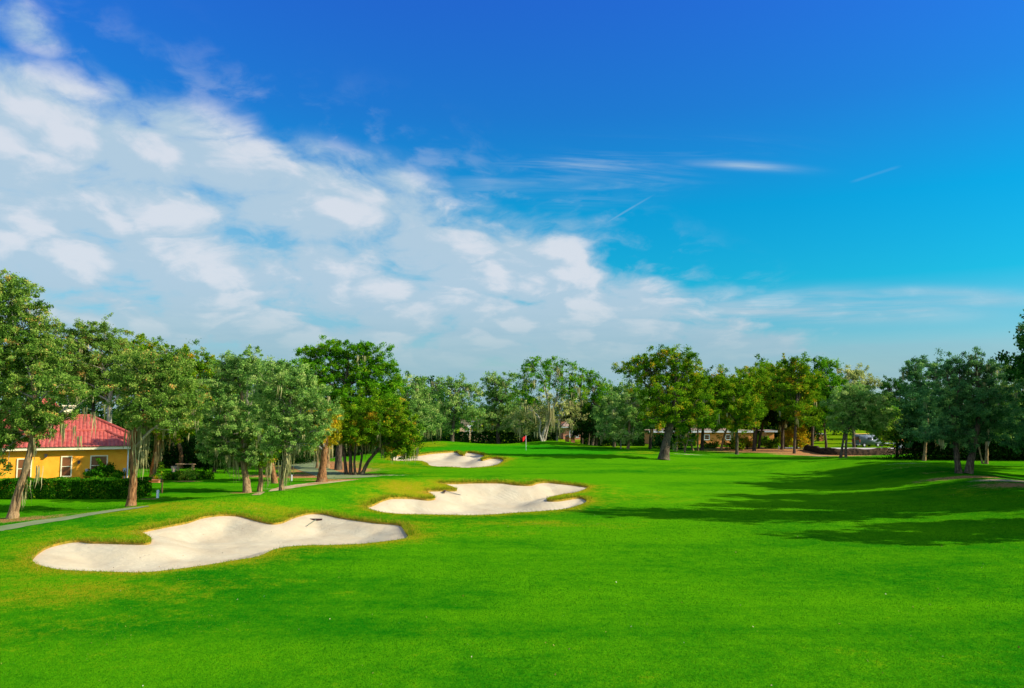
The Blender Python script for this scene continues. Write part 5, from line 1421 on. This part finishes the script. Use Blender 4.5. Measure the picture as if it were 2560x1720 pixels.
# short signpost on the edge of the far fairway
p = gp(1552, 1122)
o = empty("wooden_post", p, "short weathered wooden post at the end of the dark boundary hedge", "post")
MB().tube([(0, 0, -.1), (.01, 0, .7), (0, 0, 1.35)], [.10, .09, .085], 9).build("shaft", BARK['pale'], o); MB().tube([(0, 0, 1.35), (0, 0, 1.42)], [.11, .06], 9).build("cap", BARK['brown'], o)

# ------------------------------------------------------------------ houses beyond the hedge
def far_house(name, label, u0, u1, D_, ve, vr, wallm, roofm, wins, base=0.0, deep=8, trim=M_WHITE, rz_=0.0, fascia=.35, over=.5, roof=True):
    a, b = at(u0, ve, D_), at(u1, ve, D_)
    w = b[0] - a[0]; he = a[2]; s_ = D_ / F
    o = empty(name, ((a[0] + b[0]) / 2, D_, base), label, "house", None, rz_)
    MB().box(-w / 2, w / 2, 0, deep, 0, he).build("wall", wallm, o)
    m = MB(); m.box(-w / 2 - over, w / 2 + over, -over, -over + .08, he - .02, he + fascia).box(w / 2 + over - .08, w / 2 + over, -over + .08, deep, he - .02, he + fascia); m.build("fascia", trim, o)
    if roof:
        hr = at(u0, vr, D_ + deep / 2)[2]
        m = MB(); hip_roof(m, -w / 2 - over - .05, w / 2 + over + .05, -over - .05, deep + over, he + fascia - .03, hr, -w / 2 + min(deep / 2, w * .3), w / 2 - min(deep / 2, w * .3), tiles=False); m.build("roof", roofm, o)
    for uu0, uu1, v0, v1 in wins:
        xa, xb = at(uu0, v0, D_)[0] - o.location.x, at(uu1, v0, D_)[0] - o.location.x
        window(o, xa, xb, at(uu0, v1, D_)[2], at(uu0, v0, D_)[2], 0.0, trim, .16)
    return o
h = far_house("two_storey_house", "pale peach two storey house with a red tiled roof, left of the white limbed oak", 1150, 1222, 188, 1046, 1028, M_PEACH, M_TILE,
          [(1166, 1173, 1036 + 34, 1085), (1202, 1230, 1074, 1083), (1180, 1192, 1054, 1066)], deep=10)
# gabled bay with white framed windows on its lower storey
o = empty("garden_room", (at(1201, 1040, 180)[0], 180, 0), "small white framed garden room in front of the peach two storey house", "building")
s_ = 180 / F
MB().box(-26 * s_ / 2 - .9, 26 * s_ / 2 + .3, 0, 4, 0, CAM_H - 27 * s_).build("wall", M_PEACH, o)
MB().box(-3.0, 2.4, -.3, 4.2, CAM_H - 27 * s_, CAM_H - 25.5 * s_ + .12).build("roof", M_WHITE, o)
for xa, xb in ((-1.7, -.2), (.45, 1.6)): window(o, xa, xb, CAM_H - 44 * s_, CAM_H - 31 * s_, 0.0, M_WHITE, .2)
far_house("two_storey_house", "salmon two storey house with a brown tiled roof, right of the white limbed oak", 1402, 1448, 205, 1039, 1027, M_SALMON, M_TILEB,
          [(1421, 1429, 1042, 1052), (1438, 1446, 1042, 1050)], deep=9)
o = far_house("house_wing", "single storey front wing of the salmon house under a sloping brown roof", 1408, 1452, 192, 1069, 1052, M_SALMON, M_TILEB,
          [(1425, 1431, 1078, 1092), (1441, 1446, 1080, 1092)], deep=9, fascia=.25)
for k, (u, lab) in enumerate(((1418, "left salmon gate post with pale cap in the hedge opening"), (1432, "right salmon gate post with pale cap in the hedge opening"))):
    q = at(u, 1100, 150)
    o = empty("gate_post", (q[0], 150, 0), lab, "gate post", "salmon gate posts")
    MB().box(-.36, .36, -.36, .36, 0, 1.75).build("shaft", M_SALMON, o)
    MB().box(-.45, .45, -.45, .45, 1.75, 1.88, .03).prism([(-.3, 1.88), (.3, 1.88), (0, 2.12)], 'y', -.3, .3).build("cap", M_STONE, o)
far_house("long_house", "long single storey orange house with a white eave, behind the thin wood edge oaks", 1628, 1882, 158, 1081, 1070, M_ORANGE, M_TILEB,
          [(1762, 1772, 1088, 1098), (1815, 1824, 1088, 1098), (1672, 1680, 1088, 1098)], deep=9, fascia=.42)
far_house("orange_outbuilding", "small orange outbuilding with white eave, left of the tall brick pillar", 1916, 1935, 150, 1080, 1074, M_ORANGE, M_TILEB, [], deep=4, fascia=.3)
far_house("orange_cottage", "orange cottage wall with a white eave beyond the street, right of the light green oak", 2238, 2266, 175, 1080, 1070, M_ORANGE, M_TILEB, [(2243, 2249, 1084, 1092)], deep=6, fascia=.3)
far_house("two_storey_house", "salmon two storey house glimpsed through the right hand grove", 2395, 2450, 175, 1010, 992, M_SALMON, M_TILEB, [(2402, 2412, 1016, 1028), (2428, 2438, 1042, 1056)], deep=9)

# entrance pillars of brick, the tall one with an arched niche
M_BRICK = material("orange_brick", lambda gg: (gg.mix(gg.step(gg.noise(gg.vscale(obj_co(gg), (3, 3, 12)), 1.2, 3, .7), .4, .6), (0.44, 0.15, 0.045), (0.60, 0.26, 0.08)), None, (0, 0)), .9, .1)
q = gp(2032, 1101); D_ = q[1]; s_ = D_ / F
o = empty("entrance_pillar", q, "tall orange brick entrance pillar with an arched niche and gray caps", "pillar")
w = 6.5 * s_; hh = 17 * s_
MB().box(-w - .5, w, -w, w, 0, hh * .85, .02).build("plinth", M_BRICK, o)
MB().box(-w - .08, w + .08, -w - .08, w + .08, hh * .85, hh, .02).build("ledge", M_STONE, o)
m = MB(); top = 33 * s_; aw = .32
m.box(-w * .95, -aw, -w * .9, w * .9, hh, top).box(aw, w * .95, -w * .9, w * .9, hh, top)
arch = [(-aw, top - .75)] + [(-aw * math.cos(t), top - .75 + aw * math.sin(t)) for t in np.linspace(0, math.pi, 9)][1:-1] + [(aw, top - .75), (aw, top), (-aw, top)]
m.prism(arch, 'y', -w * .9 + .002, w * .9 - .002); m.box(-aw, aw, w * .5, w * .8, hh, top - .76)
m.build("niche_shaft", M_BRICK, o)
MB().box(-w - .12, w + .12, -w - .12, w + .12, top, top + .22, .03).prism([(-w, top + .22), (w, top + .22), (0, top + .55)], 'y', -w, w).build("cap", M_STONE, o)
def pillar(label, u, vb, pxw, pxh):
    q = gp(u, vb); s_ = q[1] / F; w = pxw * s_ / 2; h_ = pxh * s_
    o = empty("brick_pillar", q, label, "pillar", "short brick pillars by the road")
    MB().box(-w, w, -w, w, -.05, h_ * .86, .02).build("shaft", M_BRICK, o)
    MB().box(-w - .1, w + .1, -w - .1, w + .1, h_ * .86, h_ * .95, .02).prism([(-w, h_ * .95), (w, h_ * .95), (0, h_ * 1.05)], 'y', -w, w).build("cap", M_STONE, o)
pillar("short orange brick pillar with gray cap, just right of the tall one with the niche", 2052, 1103, 11, 20)
pillar("peach brick pillar with a flared cap beside the parked van", 2141, 1108, 9, 24)

# low dark retaining wall along the ditch
o = empty("low_wall", (0, 0, 0), "long low dark wall with an uneven top edge between the fairway and the road", "wall")
rs = np.random.RandomState(11)
pw = [gp(2012, 1124)[:2], gp(2035, 1130)[:2]] + [np.array(at(u, 1100, d_)[:2]) for u, d_ in ((2070, 117), (2140, 116), (2220, 117), (2290, 121))]
c = smooth_path([np.array([*q, 0]) for q in pw], 10)[:, :2]
T = np.gradient(c, axis=0); T /= np.linalg.norm(T, axis=1)[:, None]; Nn = np.stack([-T[:, 1], T[:, 0]], 1)
top = .95 + .10 * np.sin(np.arange(len(c)) * .7) + rs.normal(0, .05, len(c)); top[:4] *= np.array([.3, .6, .8, .95])
rows = []
for off, zf in ((-.28, 0), (-.22, 1), (.22, 1.02), (.28, 0)):
    q = c + Nn * off; rows.append(np.column_stack([q, H(q[:, 0], q[:, 1]) - .05 + top * zf]))
v_ = np.concatenate(rows); n = len(c); f_ = []
for k in range(3):
    i = np.arange(n - 1) + k * n; f_.append(np.stack([i, i + 1, i + n + 1, i + n], 1))
M_DWALL = material("dark_stone", lambda gg: (gg.mix(gg.step(gg.noise(pos_co(gg), 2.4, 5, .7), .35, .65), (0.012, 0.010, 0.006), (0.075, 0.045, 0.025)), gg.noise(pos_co(gg), 3, 4), (.8, .1)), .95, .05)
link("masonry", np_mesh("masonry", v_, np.concatenate(f_)), M_DWALL, o)

# ------------------------------------------------------------------ parked van and road works things
q = gp(2166, 1117)
van = empty("parked_van", (q[0], q[1], q[2] + .03), "gray service van with a roof rack, parked on the far road", "van", None, R(24))
M_VAN = plain("van_paint", (0.15, 0.18, 0.20), .35, .04, 2, .5); M_TYRE = plain("tyre", (.02, .02, .02), .9); M_DGL = plain("tinted_glass", (.015, .02, .022), .1, .1, 3, .6)
m = MB(); m.prism([(-2.5, .35), (2.2, .35), (2.65, .5), (2.7, 1.0), (2.0, 1.25), (1.45, 2.0), (1.1, 2.12), (-2.45, 2.12), (-2.52, 1.9)], 'y', -.95, .95)
bmesh.ops.bevel(m.bm, geom=m.bm.edges[:], offset=.06, segments=2, affect='EDGES'); body = m.build("body", M_VAN, van, True)
for sx in (-1.6, 1.75):
    for sy in (-.93, .93):
        m = MB(); m.tube([(sx, sy - .11, .34), (sx, sy + .11, .34)], [.34, .34], 18); wh = m.build("wheel", M_TYRE, van)
        m = MB(); y = sy + (.115 if sy > 0 else -.115); m.tube([(sx, y - .012, .34), (sx, y + .012, .34)], [.2, .2], 14); m.build("rim", M_GREY, wh)
MB().box(-2.53, -2.505, -.75, -.04, 1.25, 1.85).box(-2.53, -2.505, .04, .75, 1.25, 1.85).build("rear_window", M_DGL, van)
MB().box(-.7, .4, -.965, -.952, 1.28, 1.72).build("side_window", M_DGL, van); MB().box(.7, 1.35, -.965, -.952, 1.25, 1.85).build("side_window", M_DGL, van)
m = MB(); m.prism([(1.48, 2.0), (2.02, 1.27), (2.04, 1.29), (1.5, 2.02)], 'y', -.85, .85); m.build("windscreen", M_DGL, van)
M_TAIL = plain("tail_lamp", (.62, .08, .03), .3)
for sy in (-.86, .86): MB().box(-2.56, -2.5, sy - .08, sy + .08, .85, 1.35, .01).build("tail_light", M_TAIL, van)
MB().box(-2.66, -2.5, -.9, .9, .32, .52, .03).build("bumper", M_GREY, van)
m = MB()
for x in (-2.2, -.8, .7): m.box(x - .03, x + .03, -.9, .9, 2.26, 2.31).box(x - .03, x + .03, -.9, -.84, 2.1, 2.26).box(x - .03, x + .03, .84, .9, 2.1, 2.26)
m.build("roof_rack", M_GREY, van)
M_YEL = plain("ladder_fibre", (.62, .40, .04), .5)
m = MB(); m.box(-2.4, 1.0, .15, .21, 2.312, 2.40).box(-2.4, 1.0, .55, .61, 2.312, 2.40)
for k in range(10): m.box(-2.2 + k * .33, -2.16 + k * .33, .21, .55, 2.33, 2.37)
lad = empty("ladder", van.location, "yellow ladder lying on the van's roof rack", "ladder", None, R(24)); l_ = m.build("rails", M_YEL, lad)

q = gp(2192, 1116)
o = empty("utility_trailer", (q[0] + 1.2, q[1] + 1.0, q[2]), "small white tubular trailer frame behind the gray van", "trailer", None, R(10))
m = MB()
for a, b in (((-1.2, -.6, .55), (1.2, -.6, .55)), ((-1.2, .6, .55), (1.2, .6, .55)), ((-1.2, -.6, .55), (-1.2, .6, .55)), ((1.2, -.6, .55), (1.2, .6, .55)), ((-1.2, -.6, .55), (-1.2, -.6, 1.7)), ((1.2, -.6, .55), (1.2, -.6, 1.6)), ((1.2, -.6, 1.3), (2.2, -.6, 1.25)), ((2.2, -.6, .2), (2.2, -.6, .9))):
    m.tube([a, b], [.05, .05], 6)
m.build("frame", M_WHITE, o)
for sy in (-.7, .7):
    m = MB(); m.tube([(-.3, sy - .08, .30), (-.3, sy + .08, .30)], [.3, .3], 14); m.build("wheel", M_TYRE, o)
    m = MB(); m.tube([(-.68, sy, .42), (-.5, sy, .64), (-.3, sy, .70), (-.1, sy, .64), (.08, sy, .42)], [.06] * 5, 6); m.build("mudguard", M_WHITE, o)
q = gp(2254, 1118)
o = empty("white_sign", (q[0], q[1], q[2] + .02), "low white wedge shaped marker with a thin upright stick on the road edge", "marker")
MB().prism([(-.55, 0), (.9, 0), (.35, .30), (-.1, .38), (-.4, .25)], 'y', -.3, .3).build("body", M_WHITE, o); MB().tube([(0, 0, .3), (0, 0, .95)], [.035, .03], 6).build("stick", M_WHITE, o)
for k, (u, v, lab) in enumerate(((2194, 1137, "small pale marker post on the shaded bank"), (2110, 1114, "thin white marker post between the twin dark trunks"))):
    p = gp(u, v); o = empty("marker_post", p, lab, "post")
    MB().box(-.05, .05, -.05, .05, -.1, .42, .01).build("post", M_WHITE, o); MB().box(-.055, .055, -.055, .055, .30, .37).build("band", M_GREY, o)

# ------------------------------------------------------------------ the turf itself: blades on the near fairway, shaggier tufts round the bunkers
def blades(name, P_, hgt, wid, tint, rs, lean=.5):
    n = len(P_)
    a = rs.uniform(0, 2 * math.pi, n)
    side = np.stack([np.cos(a), np.sin(a), np.zeros(n)], 1) * (wid / 2)[:, None]
    b = rs.uniform(0, 2 * math.pi, n)
    tip = P_ + np.stack([np.cos(b) * lean, np.sin(b) * lean, np.ones(n)], 1) * hgt[:, None]
    base = P_ - np.array([0, 0, .006])
    V_ = np.stack([base - side, base + side, tip], 1).reshape(-1, 3)
    return np_mesh(name, V_, np.arange(3 * n).reshape(n, 3), False, {"tint": np.repeat(tint, 3)})

def blade_mat(name, stops):
    m_ = leaf_mat(name, stops, 0.30)
    return m_
M_BLADE = blade_mat("grass_blade", [(0, (0.004, 0.110, 0.002)), (.45, (0.025, 0.200, 0.002)), (.75, (0.07, 0.260, 0.003)), (.93, (0.18, 0.28, 0.01)), (1, (0.42, 0.34, 0.10))])
M_TUFT = blade_mat("tuft_blade", [(0, (0.05, 0.16, 0.004)), (.4, (0.16, 0.25, 0.006)), (.75, (0.38, 0.31, 0.02)), (1, (0.48, 0.22, 0.05))])
rs = np.random.RandomState(42)
N = 420000
yy = 14.5 * (52 / 14.5) ** rs.uniform(0, 1, N)                       # denser near the viewer
xx = rs.uniform(-.70, .70, N) * yy * (1 + .3 * (yy < 17))
ok = np.ones(N, bool)
for poly, step, lip, deep in BUNKERS[:2]:
    near = (xx > poly[:, 0].min()) & (xx < poly[:, 0].max()) & (yy > poly[:, 1].min()) & (yy < poly[:, 1].max())
    idx = np.where(near)[0]
    ok[idx[inside_poly(xx[idx], yy[idx], poly)]] = False
for o in [o for o in S.objects if o.name.startswith("cart_path")]:
    c = np.array([v.co[:2] for v in o.data.vertices][:len(o.data.vertices)]); c = c[len(c) // 7 * 3: len(c) // 7 * 4]
    if c[:, 1].min() < 52:
        d2 = np.full(N, 9e9)
        for q in c: d2 = np.minimum(d2, (xx - q[0]) ** 2 + (yy - q[1]) ** 2)
        ok &= d2 > 1.05
xx, yy = xx[ok], yy[ok]; n = len(xx)
at_ = ground_attrs(xx, yy)
patch = .55 + .22 * np.sin(xx * .35 + 1.7 * np.sin(yy * .21)) + .18 * np.sin(yy * .62 + 1.1 * np.sin(xx * .45)) + .12 * np.sin(xx * 1.9 + yy * 1.3)
tint = np.clip(.06 + .42 * patch + rs.normal(0, .17, n) + .45 * at_["rough"], 0, 1)
kk = yy / 16
P_ = np.stack([xx, yy, H(xx, yy)], 1)
o = link("grass_blades", blades("grass_blades", P_, .022 * rs.uniform(.6, 1.5, n) * (1 + .5 * at_["rough"]), .010 * kk * rs.uniform(.7, 1.4, n), tint, rs, .9), M_BLADE)
tag(o, kind='stuff')
PP, HH, TT, WW = [], [], [], []
for (poly, step, lip, deep), dens in zip(BUNKERS, (190, 140, 80)):
    nx = np.roll(poly, -1, 0) - poly; ln = np.linalg.norm(nx, axis=1)
    nrm = np.stack([nx[:, 1], -nx[:, 0]], 1) / ln[:, None]
    area2 = np.sum(poly[:, 0] * np.roll(poly[:, 1], -1) - np.roll(poly[:, 0], -1) * poly[:, 1])
    if area2 < 0: nrm = -nrm
    far = np.clip(-nrm[:, 1] * -1, -1, 1)                                # outward normal away from the camera = far lip
    wgt = ln * (.35 + .65 * (far > .1)); cnt = int(dens * ln.sum())
    i = rs.choice(len(poly), cnt, p=wgt / wgt.sum())
    out = np.abs(rs.normal(0, .26, cnt)) - .06
    q = poly[i] + nx[i] * rs.uniform(0, 1, cnt)[:, None] + nrm[i] * out[:, None]
    clump_ = np.sin(q[:, 0] * 4.1) * np.sin(q[:, 1] * 3.3 + q[:, 0])
    kp = rs.uniform(-1.2, 1, cnt) < clump_ + .4
    q, f_ = q[kp], far[i][kp]
    PP.append(np.column_stack([q, H(q[:, 0], q[:, 1])])); m_ = len(q)
    HH.append((.07 + .17 * (f_ > .1) * rs.uniform(.2, 1.2, m_)) * rs.uniform(.6, 1.3, m_)); TT.append(np.clip(rs.normal(.40, .26, m_) + .12 * clump_[kp], 0, 1)); WW.append(np.full(m_, .012 * q[:, 1].mean() / 30))
P_ = np.concatenate(PP)
o = link("rough_grass", blades("rough_grass", P_, np.concatenate(HH), np.concatenate(WW), np.concatenate(TT), rs, .8), M_TUFT)
tag(o, kind='stuff')

# dry leaves and clippings scattered over the near fairway
M_LITTER = leaf_mat("leaf_litter", [(0, (.16, .07, .02)), (.5, (.42, .28, .10)), (.8, (.62, .55, .35)), (1, (.75, .74, .66))], .15)
n = 220
yy = 15 * (60 / 15) ** rs.uniform(0, 1, n); xx = rs.uniform(-.68, .68, n) * yy
P_ = np.stack([xx, yy, H(xx, yy) + .02], 1)
o = link("fallen_leaves", leaf_mesh("fallen_leaves", P_, .045, rs.uniform(0, .85, n), rs, up=3.0, slim=.6), M_LITTER)
tag(o, kind='stuff')


0 and print('LEAVES', sum(len(o.data.polygons) for o in S.objects if o.type=='MESH' and o.name.startswith('crown')))
